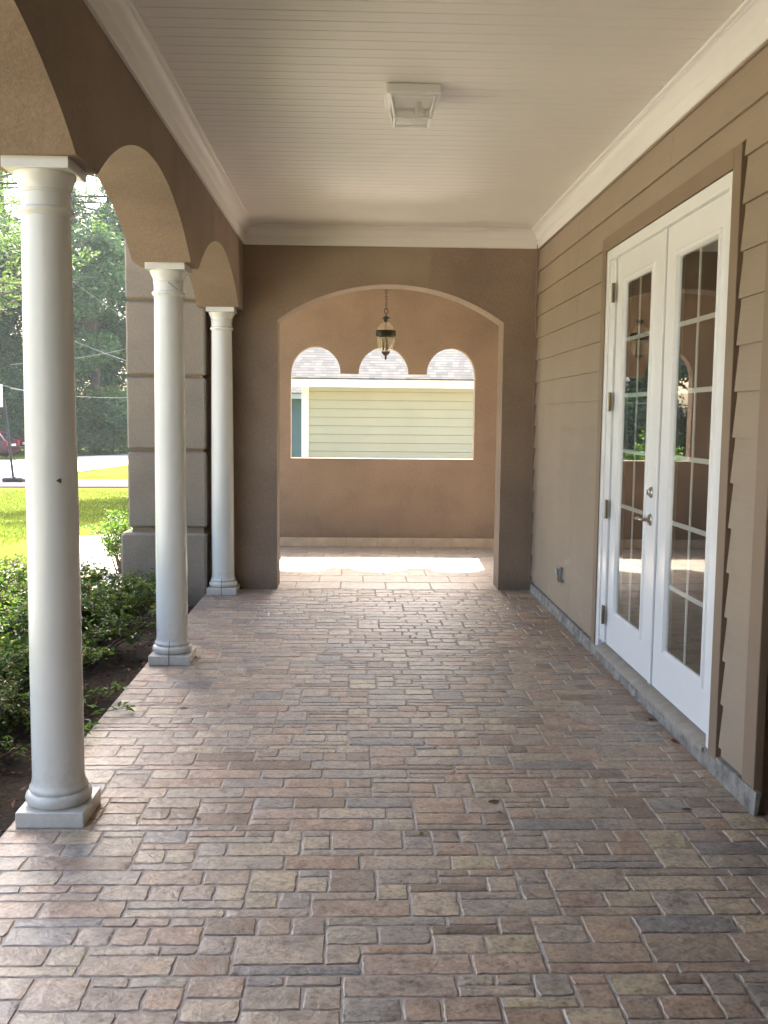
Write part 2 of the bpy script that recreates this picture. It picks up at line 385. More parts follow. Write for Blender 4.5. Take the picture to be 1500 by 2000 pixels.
for y in ys: vs += [(-500,y,terr(y)-.02),(-60,y,terr(y)-.02),(-1,y,terr(y)-.02),(30,y,terr(y)-.02),(500,y,terr(y)-.02)]
for i in range(len(ys)-1):
    for k in range(4): a=i*5+k; fs.append((a,a+1,a+6,a+5))
b.add(vs,fs); tag(b.build('lawn',M['lawn'],smooth=40),kind='structure')
sheet('flower_bed',lambda v:(-3.3,-1.262,-2.4+v*11.2,-2.4+v*11.2),M['mulch'],.015,ny=12)
sheet('walkway',lambda v:(-2.95-1.45*v,-1.78,9.2+v*5.2,8.6+v*7.9),M['walk'],.0,ny=8)
sheet('unseen_bounce_sheet',lambda v:(-30,-4.6,-14+v*22,-14+v*22),M['walk'],.0,ny=10)  # out-of-view pale sheet added to bounce warm light into the porch
sheet('side_bounce_sheet',lambda v:(2.2-3.6*min(1,max(0,(v-.35)*30)),9,8.5+v*11.3,8.5+v*11.3),M['walk'],.0,ny=6)  # hidden pale sheet added to bounce light onto the neighbouring house
sheet('driveway',lambda v:(-26,-3,29.9+v*5.0,33.8+v*4.6),M['asphalt'],.0,ny=4)
def roadf(v):
    near=[(-22,24.5),(-13.4,35.2),(-12.0,43),(-11.5,51),(-8,62),(2,76)]
    far=[(-60,25),(-36,42),(-24,50),(-19.3,55.5),(-15.4,68.5),(-2,86)]
    t=v*5; i=min(4,int(t)); u=t-i
    L=lambda a:(a[i][0]*(1-u)+a[i+1][0]*u, a[i][1]*(1-u)+a[i+1][1]*u)
    n=L(near); f=L(far); return (f[0],n[0],f[1],n[1])
sheet('road',roadf,M['road'],.012,nx=6,ny=20)

# blades of grass over the lit lawn
rg=random.Random(3); b=MB()
for i in range(26000):
    y=9.5+ (rg.random()**1.4)*21; th=-.40+rg.random()*.2
    x=y*th
    if x>-4.7 and y<16.3: continue
    z=terr(y)-.02; a=rg.random()*pi; h=.02+rg.random()*.03; w=.004+y*.0003; dx,dy=cos(a)*w,sin(a)*w; lx,ly=(rg.random()-.5)*.05,(rg.random()-.5)*.05
    b.add([(x-dx,y-dy,z),(x+dx,y+dy,z),(x+lx,y+ly,z+h)],[(0,1,2)])
o=b.build('grass',M['grass_blade']); tag(o,'short sunlit grass of the front lawn beyond the flower bed','grass',kind='stuff')

# ------------------------------------------------------------------ porch floor: one sheet of split-stone tiles
def tile_layout(W,Hn,rg,band=6):
    """ashlar of W x Hn units in continuous bands; returns (x,y,w,h)"""
    g=[[0]*W for _ in range(Hn)]; out=[]
    sizes=[((6,2),15),((5,2),11),((4,2),12),((3,2),12),((2,2),9),((3,3),8),((5,3),1.5),((7,2),5),((6,1),7),((7,1),6),((4,1),8),((5,1),6),((3,1),2),((4,3),2),((2,1),1)]
    for y in range(Hn):
        room=band-y%band
        x=0
        while x<W:
            if g[y][x]: x+=1; continue
            gap=0
            while x+gap<W and not g[y][x+gap]: gap+=1
            opts=[]
            for (w,h),p in sizes:
                if w<=gap and (gap-w)!=1 and y+h<=Hn and h<=room:
                    if room-h==1: p*=.6
                    e=x+w
                    if y>0 and e<W and g[y-1][e]!=g[y-1][e-1]: p*=.06
                    if y>1 and e<W and g[y-1][e]!=g[y-1][e-1] and g[y-2][e]!=g[y-2][e-1]: p*=.2
                    opts.append(((w,h),p))
            if not opts: opts=[((gap,1),1)] if gap<=8 else [((3,1),1)]
            (w,h)=rg.choices([o[0] for o in opts],[o[1] for o in opts])[0]
            for yy in range(y,y+h):
                for xx in range(x,x+w): g[yy][xx]=len(out)+1
            out.append((x,y,w,h)); x+=w
    return out
def tile(b,x0,y0,x1,y1,rg,z=0,gap=.0030,rough=.0022,edge=.0034,depth=.0034):
    x0+=gap;y0+=gap;x1-=gap;y1-=gap
    cx,cy=(x0+x1)/2,(y0+y1)/2
    per=[]
    def side(p,q):
        L=sqrt((q[0]-p[0])**2+(q[1]-p[1])**2); n=max(2,int(L/.022))
        for i in range(n):
            t=(i+(rg.random()-.5)*.5*(i>0))/n; per.append((p[0]+(q[0]-p[0])*t,p[1]+(q[1]-p[1])*t,i==0))
    side((x0,y0),(x1,y0)); side((x1,y0),(x1,y1)); side((x1,y1),(x0,y1)); side((x0,y1),(x0,y0))
    outer=[];inner=[]
    tz=(rg.random()-.5)*.0016; tx=(rg.random()-.5)*.006; ty=(rg.random()-.5)*.006
    for x,y,c in per:
        k=rough*(1.6 if c else 1)
        jx=(rg.random()-.5)*2*k; jy=(rg.random()-.5)*2*k
        if c: jx+=(.0012 if x<cx else -.0012); jy+=(.0012 if y<cy else -.0012)
        px,py=x+jx,y+jy; outer.append((px,py,z-depth))
        e=edge*(.6+.9*rg.random()); d=max(abs(px-cx),1e-4); dd=max(abs(py-cy),1e-4)
        ix=cx+(px-cx)*max(.1,1-e/max((x1-x0)/2,.01)); iy=cy+(py-cy)*max(.1,1-e/max((y1-y0)/2,.01))
        inner.append((ix,iy,z-.0006+tz+tx*(ix-cx)+ty*(iy-cy)+(rg.random()-.5)*.0008))
    n=len(per); mid=(cx,cy,z+tz)
    mid2=[(cx+(p[0]-cx)*.8,cy+(p[1]-cy)*.8,z+tz+tx*(p[0]-cx)*.8+ty*(p[1]-cy)*.8) for p in inner]
    b.add(outer+inner+mid2+[mid],[(i,(i+1)%n,n+(i+1)%n,n+i) for i in range(n)]+[(n+i,n+(i+1)%n,2*n+(i+1)%n,2*n+i) for i in range(n)]+[(2*n+i,2*n+(i+1)%n,3*n) for i in range(n)])
U=.0515; FX0,FX1=-1.25,1.56; FY0,FY1=-1.2,YE+.02
rg=random.Random(11); W=int(round((FX1-FX0)/U)); H_=int(round((FY1-FY0)/U)); ux=(FX1-FX0)/W; uy=(FY1-FY0)/H_
bt=MB()
for x,y,w,h in tile_layout(W,H_,rg):
    tile(bt,FX0+x*ux,FY0+y*uy,FX0+(x+w)*ux,FY0+(y+h)*uy,rg)
bx=MB()
for x,y,w,h in tile_layout(33,int(4.7/U),rg):      # the tiled recess to the right
    tile(bx,FX1+x*U,FY0+y*U,FX1+(x+w)*U,FY0+(y+h)*U,rg)
nT=len(bt.v)
bt.add(bx.v,bx.f)
bt.box((FX0,FY0,-.20),(3.3,3.6,-.0038),1); bt.box((FX0,3.6,-.20),(1.60,FY1,-.0038),1)
fl=bt.build('floor',[M['tile'],M['grout']],smooth=25); tag(fl,kind='structure')
b=MB(); rg=random.Random(5)      # paler, larger tiles of the vestibule
yy=FY1+.004
for j in range(8):
    x=-1.72-(j%2)*.2
    while x<2.0:
        w=.40; tile(b,max(x,-1.72),yy,min(x+w,2.02),yy+.36,rg,0,.003,.0008,.004,.005) if min(x+w,2.02)-max(x,-1.72)>.05 else None; x+=w
    yy+=.36
b.box((-1.75,FY1,-.2),(2.05,YB+TB,-.004),1)
tag(b.build('vestibule_floor',[M['tile_pale'],M['grout_pale']],smooth=25),kind='structure')
b=MB(); b.box((FX0,YN,-.2),(3.3,FY0,-.002)); tag(b.build('porch_slab',M['concrete']),kind='structure')

# ------------------------------------------------------------------ columns
colY=[3.59,5.92,8.235]; XC=-1.105
collab=['smooth white round column nearest the camera with a small dark moth on its shaft','white round column with a cracked capital standing in front of the block pillar','smallest white column against the brown end wall with a split square plinth']
def column(y,label,seam):
    t=empty('column',label,'column',(XC+(.007 if y<4 else 0),y,0),'white columns along the porch edge')
    b=MB(); b.cbox((-.123,-.123,0),(.123,.123,.058),.003)
    if seam: b.box((-.002,-.1245,.002),(.0025,-.12,.0585),1)
    b.build('plinth',[M['column'],M['seam']],t)
    pr=[(.118,.058)]+[(.100+.020*sin(a),.083-.024*cos(a)) for a in [i*pi/10 for i in range(1,11)]]+[(.104,.112),(.106,.118),(.104,.125),(.099,.130),(.097,.140)]
    b=MB(); b.lathe(pr,n=56)
    if seam:
        sp=[(pr[i][0]+.0012,pr[i][1]) for i in range(len(pr))]
        b.add([(-.0015,-r,z) for r,z in sp]+[(.0022,-r,z) for r,z in sp],[(i,i+1,len(sp)+i+1,len(sp)+i) for i in range(len(sp)-1)],1)
    b.build('base_moulding',[M['column'],M['seam']],t,smooth=35)
    sh=[(.097,.140),(.0945,.155)]
    for i in range(17):
        u=i/16; sh.append((.0940-.0105*(u**1.8),.17+u*(2.185-.17)))
    b=MB(); b.lathe(sh,n=64); b.build('shaft',M['column'],t,smooth=40)
    cp=[(.0835,2.185),(.090,2.192)]+[(.0905+.006*sin(a),2.203-.010*cos(a)) for a in [i*pi/6 for i in range(7)]]+[(.085,2.216),(.0845,2.228),(.0845,2.262),(.0885,2.264),(.0885,2.271),(.0865,2.273),(.0880,2.284),(.0925,2.297),(.099,2.309),(.1045,2.321),(.106,2.328),(.106,2.334)]
    b=MB(); b.lathe(cp,n=64)
    if seam and y<7: # crack that runs down the capital
        pts=[]
        for i in range(9):
            u=i/8; z=2.262-.040*u; a=-pi/2+.15+u*.65; r=.0852; pts.append((r*cos(a),r*sin(a),z))
        b.tube(pts,.0016,5,1)
    c=b.build('capital',[M['column'],M['seam']],t,smooth=35)
    b=MB(); b.cbox((-.114,-.114,2.332),(.114,.114,ZS+.002),.002); b.build('abacus',M['column'],c)
    return t
for i,(y,l) in enumerate(zip(colY,collab)): column(y,l,i>0)
# moth on the near column
b=MB()
for q in (-1,1): b.add([(0,-.002,.006),(q*.004,-.0025,.005),(q*.009,-.001,-.004),(q*.0095,-.0005,-.008),(q*.004,-.001,-.009),(0,-.002,-.007)],[(0,1,2,3,4,5)])
b.lathe([(.0006,-.009),(.0022,-.005),(.0024,.003),(.0012,.008)],(0,-.002,0),8)
mo=b.build('moth',M['moth']); mo.location=(XC+.057,3.59-.0755,1.262); mo.rotation_euler=(0,R(35),R(37)); tag(mo,'tiny dark brown moth resting on the shaft of the nearest column','moth')

# ------------------------------------------------------------------ arcade wall above the columns
b=MB()
piers=[(1.12,1.40),(3.45,3.73),(5.78,6.06),(8.095,8.43)]
def seg(y0,y1,rise,n=40):
    hs=(y1-y0)/2; Rr=(hs*hs+rise*rise)/(2*rise); c=(y0+y1)/2
    return [(c+hs*(-cos(pi*i/n)), ZS+sqrt(max(0,Rr*Rr-(hs*cos(pi*i/n))**2))-(Rr-rise)) for i in range(n+1)]
prof=[(YN,ZS)]
for i,(a,c) in enumerate(piers):
    prof += [(a,ZS),(c,ZS)]
    if i<len(piers)-1:
        prof += seg(c,piers[i+1][0],.315)[1:-1]
b.strip([p[0] for p in prof],[p[1] for p in prof],[ROOF-.02]*len(prof),0,XO,XB)
b.box((XO+.002,YN,-.2),(XB-.002,1.118,ZS))  # unseen solid infill added to keep light off the near floor
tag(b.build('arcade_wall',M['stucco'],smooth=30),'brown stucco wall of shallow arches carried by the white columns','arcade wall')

# ------------------------------------------------------------------ end wall with segmental arch
b=MB(); A0,A1,zj,rise=-.667,1.255,2.30,.307
hs=(A1-A0)/2; Rr=(hs*hs+rise*rise)/(2*rise); cx=(A0+A1)/2
b.strip([-1.72,A0],[-.25,-.25],[ROOF-.02]*2,1,YE,YE+TE,ends=(True,False))
ss=[A0+ (A1-A0)*i/48 for i in range(49)]; lo=[zj+sqrt(Rr*Rr-(s-cx)**2)-(Rr-rise) for s in ss]
b.strip(ss,lo,[ROOF-.02]*49,1,YE,YE+TE,ends=(False,False))
b.strip([A1,XW+.12],[-.25]*2,[ROOF-.02]*2,1,YE,YE+TE,ends=(False,True))
b.add([(A0,YE,-.25),(A0,YE+TE,-.25),(A0,YE+TE,zj),(A0,YE,zj)],[(0,1,2,3)]); b.add([(A1,YE,-.25),(A1,YE+TE,-.25),(A1,YE+TE,zj),(A1,YE,zj)],[(0,1,2,3)])
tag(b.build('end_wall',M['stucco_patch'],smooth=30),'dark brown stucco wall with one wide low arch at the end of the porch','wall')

# ------------------------------------------------------------------ vestibule: far wall with the three-lobed window
vw=empty('vestibule_wall','sunlit tan stucco wall pierced by a window of three round arches','wall',(0,YB,0))
b=MB(); w0,w1,zs,zt=-.732,1.360,1.015,1.975
arcs=[(-.730,-.172,.300),(.035,.600,.300),(.808,1.358,.296)]
b.strip([-1.75,w0],[-.2]*2,[ROOF-.02]*2,1,YB,YB+TB,ends=(True,False))
b.strip([w1,2.05],[-.2]*2,[ROOF-.02]*2,1,YB,YB+TB,ends=(False,True))
b.strip([w0,w1],[-.2]*2,[zs]*2,1,YB,YB+TB,ends=(False,False))
b.add([(w0,YB,zs),(w0,YB+TB,zs),(w0,YB+TB,zt),(w0,YB,zt)],[(0,1,2,3)]); b.add([(w1,YB,zs),(w1,YB+TB,zs),(w1,YB+TB,zt),(w1,YB,zt)],[(0,1,2,3)])
pr=[]
last=w0
for a,c,h in arcs:
    if a-last>.005: pr += [(last,zt),(a,zt)]
    m_=(a+c)/2; r=(c-a)/2
    for i in range(33):
        t=pi*i/32; pr.append((m_-r*cos(t),zt+h*sin(t)))
    last=c
pr.append((w1,zt)); pr=[p for i,p in enumerate(pr) if i==0 or abs(p[0]-pr[i-1][0])>1e-6]
b.strip([p[0] for p in pr],[p[1] for p in pr],[ROOF-.02]*len(pr),1,YB,YB+TB,ends=(False,False))
b.build('window_wall',M['stucco'],vw,smooth=30,loc=(0,YB,0))
b=MB(); x=-1.72; rg=random.Random(9)
while x<2.0:
    w=.36+rg.random()*.1; b.cbox((x+.001,YB-.014,.0),(min(x+w,2.03)-.001,YB-.001,.105),.003); x+=w
b.build('baseboard',M['basestone'],vw,loc=(0,YB,0))
b=MB()  # left side wall of the vestibule with an arch to the garden, right side wall
sy=[8.85+2.25*i/30 for i in range(31)]; lo=[2.60+.3*sqrt(max(0,1-((y-9.975)/1.125)**2)) for y in sy]
b.strip([YE+TE,8.85],[-.2]*2,[ROOF-.02]*2,0,-1.75,-1.50); b.strip(sy,lo,[ROOF-.02]*31,0,-1.75,-1.50); b.strip([11.10,YB-.001],[-.2]*2,[ROOF-.02]*2,0,-1.75,-1.50)
b.build('side_wall',M['stucco'],vw,loc=(0,YB,0))
sy=[9.35+1.3*i/30 for i in range(31)]; lo=[2.15+.3*sqrt(max(0,1-((y-10)/.65)**2)) for y in sy]  # unseen right-hand opening added to let more light into the vestibule
b=MB(); b.strip([YE+TE+.001,9.35],[-.2]*2,[ROOF-.02]*2,0,2.03,2.18); b.strip(sy,lo,[ROOF-.02]*31,0,2.031,2.179); b.strip([10.65,YB-.001],[-.2]*2,[ROOF-.02]*2,0,2.03,2.18); b.box((XW+.122,YE+.02,-.2),(2.18,YE+TE,ROOF-.02)); b.build('side_wall',M['stucco'],vw,loc=(0,YB,0))

# ------------------------------------------------------------------ block pillar left of the end wall
pl=empty('block_pillar','square pillar of big taupe stucco blocks with deep joints behind the white columns','pillar',(-1.56,8.3,-.1))
L0=(-1.56,8.3,-.1)
b=MB(); b.box((-1.86,8.235,-.25),(-1.265,8.425,ROOF-.03)); b.box((-1.86,8.43,-.25),(-1.725,9.0,ROOF-.03)); b.build('core',M['quoin_joint'],pl,loc=L0)
b=MB(); b.cbox((-1.945,8.17,-.25),(-1.235,8.429,.512),.018); b.cbox((-1.945,8.4295,-.25),(-1.727,9.05,.512),.018); b.build('plinth_block',M['quoin'],pl,loc=L0)
zz=[.558,1.184,1.210,1.797,1.822,2.412,2.438,3.03,3.05,3.30]
for i in range(0,10,2):
    b=MB(); b.cbox((-1.885,8.20,zz[i]),(-1.237,8.428,zz[i+1]),.014); b.cbox((-1.885,8.4285,zz[i]),(-1.728,9.03,zz[i+1]),.014); b.build('block',M['quoin'],pl,smooth=None,loc=L0)

# ------------------------------------------------------------------ clapboard wall on the right
sw=empty('clapboard_wall','tan lap siding wall to the right of the porch holding the french doors','wall',(XW,6,0))
b=MB()
def laps(y0,y1,zlo,zhi):
    z=.136-.1846
    while z<zhi:
        a=max(z,zlo); c=min(z+.1846-((.009 if z>1.3 else .019) if z+.1846<zhi else 0),zhi)
        if c>a+.004:
            f=lambda q:XW-.016+.014*(q-z)/.1846
            b.add([(f(a),y0,a),(f(a),y1,a),(f(c),y1,c),(f(c),y0,c),(XW+.004,y0,a),(XW+.004,y1,a),(XW+.004,y0,c),(XW+.004,y1,c)],
                  [(0,1,2,3),(0,4,5,1),(0,3,6,4),(1,5,7,2)])
        z+=.1846
DY0,DY1,DZ=3.975,6.172,2.598     # outside of the casing
rgj=random.Random(4)
def course(y0,y1,zlo,zhi,joints):
    z=.136-.1846
    while z<zhi:
        lo_,hi_=max(z,zlo),min(z+.1846,zhi)
        if hi_>lo_+.004:
            j=[q for q in joints if rgj.random()<.45 and y0+.25<q<y1-.25][:1]
            e=[y0]+j+[y1]
            for q,w in zip(e,e[1:]): laps(q+(.0015 if q!=y0 else 0),w-(.0015 if w!=y1 else 0),lo_,hi_)
        z+=.1846
course(DY1+.004,YE-.03,.085,2.95,[6.9,7.3,7.7,8.0]); course(3.67,DY0-.022,.098,2.95,[]); course(DY0-.022,DY1+.004,DZ+.004,2.95,[4.9,5.5])
b.build('siding',M['siding'],sw,loc=(XW,6,0))
b=MB(); b.box((XW+.006,3.62,-.2),(XW+.11,4.06,ROOF-.02)); b.box((XW+.006,6.09,-.2),(XW+.11,YE,ROOF-.02)); b.box((XW+.006,4.06,2.512),(XW+.11,6.09,ROOF-.02)); b.box((XW+.006,4.06,-.2),(XW+.11,6.09,.07))
b.build('sheathing',M['trim'],sw,loc=(XW,6,0))
b=MB(); b.cbox((XW-.030,3.555,.105),(XW+.005,3.668,2.95),.003); b.build('corner_board',M['trim'],sw,loc=(XW,6,0))
b=MB(); b.cbox((XW-.026,YE-.034,.08),(XW+.005,YE-.001,2.95),.002); b.build('corner_board',M['trim'],sw,loc=(XW,6,0))
b=MB()   # rough concrete ledge under the siding
rg=random.Random(2); ys=[3.56+i*.04 for i in range(123)]; ys=[y for y in ys if y<YE]; vs=[];fs=[]
for i,y in enumerate(ys):
    j=(rg.random()-.5)*.010; big=-.010 if rg.random()<.06 else 0; h=.072+.022*max(0,1-(y-3.5)/1.2)
    vs += [(XW-.022+j*.5+big,y,-.1),(XW-.020+j*.4+big,y,h*.6),(XW-.017+j*.2,y,h+(rg.random()-.5)*.004),(XW+.006,y,h)]
for i in range(len(ys)-1):
    for k in range(3): a=i*4+k; fs.append((a,a+1,a+5,a+4))
fs.append((0,1,2,3)); b.add(vs,fs)
b.build('foundation',M['concrete'],sw,smooth=50,loc=(XW,6,0))
b=MB()   # header above the recess
b.box((XW,YN,2.72),(XW+.11,3.553,ROOF-.02)); b.build('header',M['trim'],sw,loc=(XW,6,0))
# recess to the right of the camera
rw=empty('recess_wall','dark olive brown side wall of the entry recess at the right edge','wall',(2.4,3.6,0))
b=MB(); b.box((XW+.002,3.585,-.1),(3.3,3.619,ROOF-.02)); b.box((3.3,YN,-.2),(3.4,3.6,ROOF-.02)); b.build('stucco_face',M['stucco'],rw,loc=(2.4,3.6,0))
b=MB(); b.box((XO,YN-.2,-.2),(3.4,YN-.001,ROOF-.02)); b.build('unseen_rear_block',M['stucco'],rw,loc=(2.4,3.6,0))  # unseen wall added behind the camera to darken the porch

# ------------------------------------------------------------------ french doors
dr=empty('french_doors','pair of white french doors with twelve-light glass in the tan siding','door',(XW,5.07,0)); DL=(XW,5.07,0)
b=MB(); xf=XW-.020
b.cbox((xf,DY0,.07),(XW+.005,4.062,DZ),.002); b.cbox((xf,6.088,.07),(XW+.005,DY1,DZ),.002); b.box((xf,4.0625,2.516),(XW+.005,6.0875,DZ))
b.build('casing',M['trim'],dr,loc=DL)
b=MB(); xj=XW-.012
b.cbox((xj,4.064,.058),(XW+.10,4.112,2.512),.002); b.cbox((xj,6.018,.058),(XW+.10,6.086,2.512),.002); b.box((xj,4.1125,2.452),(XW+.10,6.0175,2.512))
b.cbox((XW-.004,5.918,.12),(XW+.10,6.0178,2.4515),.004)
b.build('frame',M['doorpaint'],dr,loc=DL)
b=MB(); b.prism([(XW-.030,.060),(XW-.030,.078),(XW+.09,.114),(XW+.09,.060)],1,4.1125,6.0175); b.build('threshold',M['sillwood'],dr,loc=DL)
xl=XW+.012
def leaf(y0,y1,g0,g1,active):
    lf=MB(); zb,zt=.118,2.450; ga,gb=.345,2.278; m=.040
    # stiles and rails
    lf.box((xl,y0,zb),(xl+.045,g0-m,zt)); lf.box((xl,g1+m,zb),(xl+.045,y1,zt)); lf.box((xl,g0-m,zb),(xl+.045,g1+m,ga-m)); lf.box((xl,g0-m,gb+m),(xl+.045,g1+m,zt))
    # raised glazing bead, mitred
    for k in range(2):
        pass
    o=[(g0-m,ga-m),(g1+m,ga-m),(g1+m,gb+m),(g0-m,gb+m)]; i1=[(g0-m*.8,ga-m*.8),(g1+m*.8,ga-m*.8),(g1+m*.8,gb+m*.8),(g0-m*.8,gb+m*.8)]
    i2=[(g0-m*.35,ga-m*.35),(g1+m*.35,ga-m*.35),(g1+m*.35,gb+m*.35),(g0-m*.35,gb+m*.35)]; i3=[(g0,ga),(g1,ga),(g1,gb),(g0,gb)]
    rings=[(o,xl),(i1,xl-.010),(i2,xl-.010),(i3,xl+.014)]
    for (p,xa),(q,xb) in zip(rings,rings[1:]):
        for k in range(4):
            j=(k+1)%4; lf.add([(xa,*p[k]),(xa,*p[j]),(xb,*q[j]),(xb,*q[k])],[(0,1,2,3)])
    o=lf.build('door_leaf',M['doorpaint'],dr,loc=DL)
    g=MB(); g.box((xl+.006,g0-.004,ga-.004),(xl+.0085,g1+.004,gb+.004)); g.build('glass_pane',M['glass'],o)
    bpy.context.view_layer.update()
    w=MB(); ym=(g0+g1)/2
    w.box((xl+.0105,ym-.011,ga),(xl+.0155,ym+.011,gb))
    for z in (.668,.990,1.312,1.634,1.956): w.box((xl+.0108,g0,z-.0115),(xl+.0152,g1,z+.0115))
    w.build('glazing_bars',M['doorpaint'],o)
    if active:
        h=MB(); y,z=5.098,.972
        h.add([],[]); 
        def disc(y,z,r,x0,x1,n=28): 
            k=MB(); k.lathe([(r,0),(r,.004),(r*.82,.010)],n=n); h.add([(xl-q[2],y+q[0],z+q[1]) for q in k.v],k.f)
        disc(y,z,.032,0,0)
        h.tube([(xl-.008,y,z),(xl-.045,y,z),(xl-.052,y+.008,z),(xl-.052,y+.05,z+.003),(xl-.050,y+.105,z-.004)],[.011,.010,.011,.010,.007],10)
        h.build('handle',M['nickel'],o,smooth=40)
        h=MB(); y,z=5.098,1.116; disc(y,z,.030,0,0); k=MB(); k.lathe([(.018,.008),(.018,.018),(.014,.021)],n=20); h.add([(xl-q[2],y+q[0],z+q[1]) for q in k.v],k.f); h.box((xl-.026,y-.003,z-.012),(xl-.020,y+.003,z+.012)); h.build('deadbolt',M['nickel'],o,smooth=40)
    for c in o.children:      # the leaf was given its own origin
        c.location=(-DL[0],-DL[1],-DL[2])
    return o
leaf(4.118,4.988,4.265,4.790,False); L2=leaf(4.994,5.912,5.215,5.735,True)
b=MB(); b.cbox((xl-.014,4.972,.12),(xl-.0005,5.008,2.448),.003); b.build('astragal',M['doorpaint'],dr,loc=DL)
for z in (2.246,1.60,.95,.298):
    b=MB(); b.box((xl-.0225,5.898,z-.055),(xl-.017,5.94,z+.055)); b.tube([(xl-.027,5.919,z-.058),(xl-.027,5.919,z+.058)],.0075,10); b.build('hinge',M['brass'],dr,loc=DL)
# dim room behind the doors
b=MB(); b.box((XW+.112,3.63,.0),(6.2,8.3,.10),1)
b.box((6.2,3.63,.0),(6.3,8.3,ROOF)); b.box((XW+.112,8.2,.1),(6.2,8.3,ROOF)); b.box((XW+.112,3.63,.1),(6.2,3.73,ROOF))
tag(b.build('interior_wall',[M['room'],M['roomfloor']]),kind='structure')
# outlet
b=MB(); b.cbox((0,-.036,-.055),(.03,.036,.055),.004); b.box((-.016,-.03,-.005),(.0,.03,.046)); b.box((-.004,-.028,-.048),(.0,.028,-.009),1); b.tube([(-.018,-.03,.046),(-.018,.03,.046)],.005,8)
ob=b.build('outlet_box',[M['grey_metal'],M['plastic_dark']]); ob.location=(XW-.038,7.14,.348); tag(ob,'small grey weatherproof outlet box low on the tan siding','outlet')
# ------------------------------------------------------------------ ceiling
cl=empty('ceiling','white beadboard porch ceiling with narrow boards running across','ceiling',(.3,4,ZC)); CLc=(.3,4,ZC)
b=MB(); y=YN; pts=[]; P=.0985
while y<YE:
    pts += [(y+.0000,ZC+.0028),(y+.002,ZC+.0028),(y+.006,ZC)]
    pts += [(y+P*.47,ZC),(y+P*.47+.003,ZC+.0006),(y+P*.47+.007,ZC+.0006),(y+P*.47+.010,ZC)]
    pts += [(y+P-.003,ZC)]; y+=P
pts=[(min(p[0],YE),p[1]) for p in pts]
x0,x1=XB-.02,XW+.02
vs=[(x0,p[0],p[1]) for p in pts]+[(x1,p[0],p[1]) for p in pts]; n=len(pts)
b.add(vs,[(i,i+1,n+i+1,n+i) for i in range(n-1)]); b.build('beadboard',M['ceiling'],cl,loc=CLc)
crown=[(0,2.917),(.016,2.917),(.020,2.921),(.020,2.992),(.026,2.998),(.030,3.004),(.034,3.016),(.043,3.031),(.056,3.043),(.068,3.049),(.073,3.050),(.073,3.056),(.086,3.058),(.090,3.062),(.090,ZC+.004),(0,ZC+.004)]
b=MB(); b.prism([(XB+.001+o,z) for o,z in crown],1,YN,YE-.001); b.build('crown_moulding',M['ceiling'],cl,smooth=30,loc=CLc)
b=MB(); b.prism([(XW-.001-o,z) for o,z in crown],1,YN,YE-.001); b.build('crown_moulding',M['white'],cl,smooth=30,loc=CLc)
b=MB(); b.prism([(YE-.0015-o,z) for o,z in crown],0,XB+.002,XW-.002); b.build('crown_moulding',M['ceiling'],cl,smooth=30,loc=CLc)
b=MB(); b.box((-1.75,YE+.02,ZC),(2.05,YB-.001,ZC+.02)); b.build('vestibule_panel',M['ceiling'],cl,loc=CLc)
b=MB(); b.box((-1.75,YN,ROOF-.018),(6.3,8.45,ROOF+.12)); b.box((-1.75,8.451,ROOF-.018),(2.35,YB+TB+.05,ROOF+.12)); b.build('roof_deck',M['trim'],cl,loc=CLc)
b=MB(); b.box((XW+.112,YN,ZC),(3.3,3.58,ZC+.02)); b.build('recess_panel',M['ceiling'],cl,loc=CLc)
# square ceiling light
lt=empty('ceiling_light','square white ceiling light with a tapered glass shade','light',(.265,4.94,ZC)); LL=(.265,4.94,ZC)
b=MB(); b.cbox((.133,4.808,3.022),(.397,5.072,ZC-.001),.006); b.build('canopy',M['white'],lt,loc=LL)
T=[(.158,4.833),(.372,4.833),(.372,5.047),(.158,5.047)]; B=[(.180,4.866),(.350,4.866),(.350,5.012),(.180,5.012)]
b=MB()
for k in range(4):
    b.tube([(*T[k],3.022),(*B[k],2.925)],.0075,6); b.tube([(*B[k],2.925),(*B[(k+1)%4],2.925)],.006,6)
    b.tube([(*T[k],3.018),(*T[(k+1)%4],3.018)],.007,6)
b.build('shade_frame',M['white'],lt,loc=LL)
b=MB(); b.add([(*p,3.020) for p in T]+[(*p,2.926) for p in B],[(0,1,5,4),(1,2,6,5),(2,3,7,6),(3,0,4,7),(4,5,6,7)]); b.build('glass_shade',M['frosted'],lt,loc=LL)
b=MB(); b.lathe([(.012,0),(.013,-.02),(.028,-.045),(.026,-.06),(.008,-.068)],(.30,4.94,3.022),16); b.build('bulb',M['white'],lt,smooth=50,loc=LL)
# ------------------------------------------------------------------ hanging lantern
lx,ly=.297,9.85
ln=empty('hanging_lantern','dark bronze bell lantern with clear glass hanging from a chain','lantern',(lx,ly,2.056)); LN=(lx,ly,2.056)
b=MB(); z=ZC-.02; k=0
while z>2.56:
    a=(k%2)*pi/2
    b.tube([(lx+.010*cos(t)*cos(a),ly+.010*cos(t)*sin(a),z-.017+.019*sin(t)) for t in [2*pi*i/10 for i in range(10)]],.0028,5,closed=True); z-=.031; k+=1
b.tube([(lx+.018*cos(t),ly,2.535+.028*sin(t)) for t in [2*pi*i/16 for i in range(16)]],.0042,6,closed=True)
b.lathe([(.05,0),(.05,-.006),(.02,-.018),(.006,-.03)],(lx,ly,ZC),20); b.build('chain',M['bronze'],ln,smooth=50,loc=LN)
b=MB(); b.lathe([(.004,2.508),(.006,2.49),(.030,2.478),(.044,2.466),(.043,2.460),(.024,2.450),(.020,2.436),(.012,2.425)],(lx,ly,0),24); b.build('cap',M['bronze'],ln,smooth=50,loc=LN)
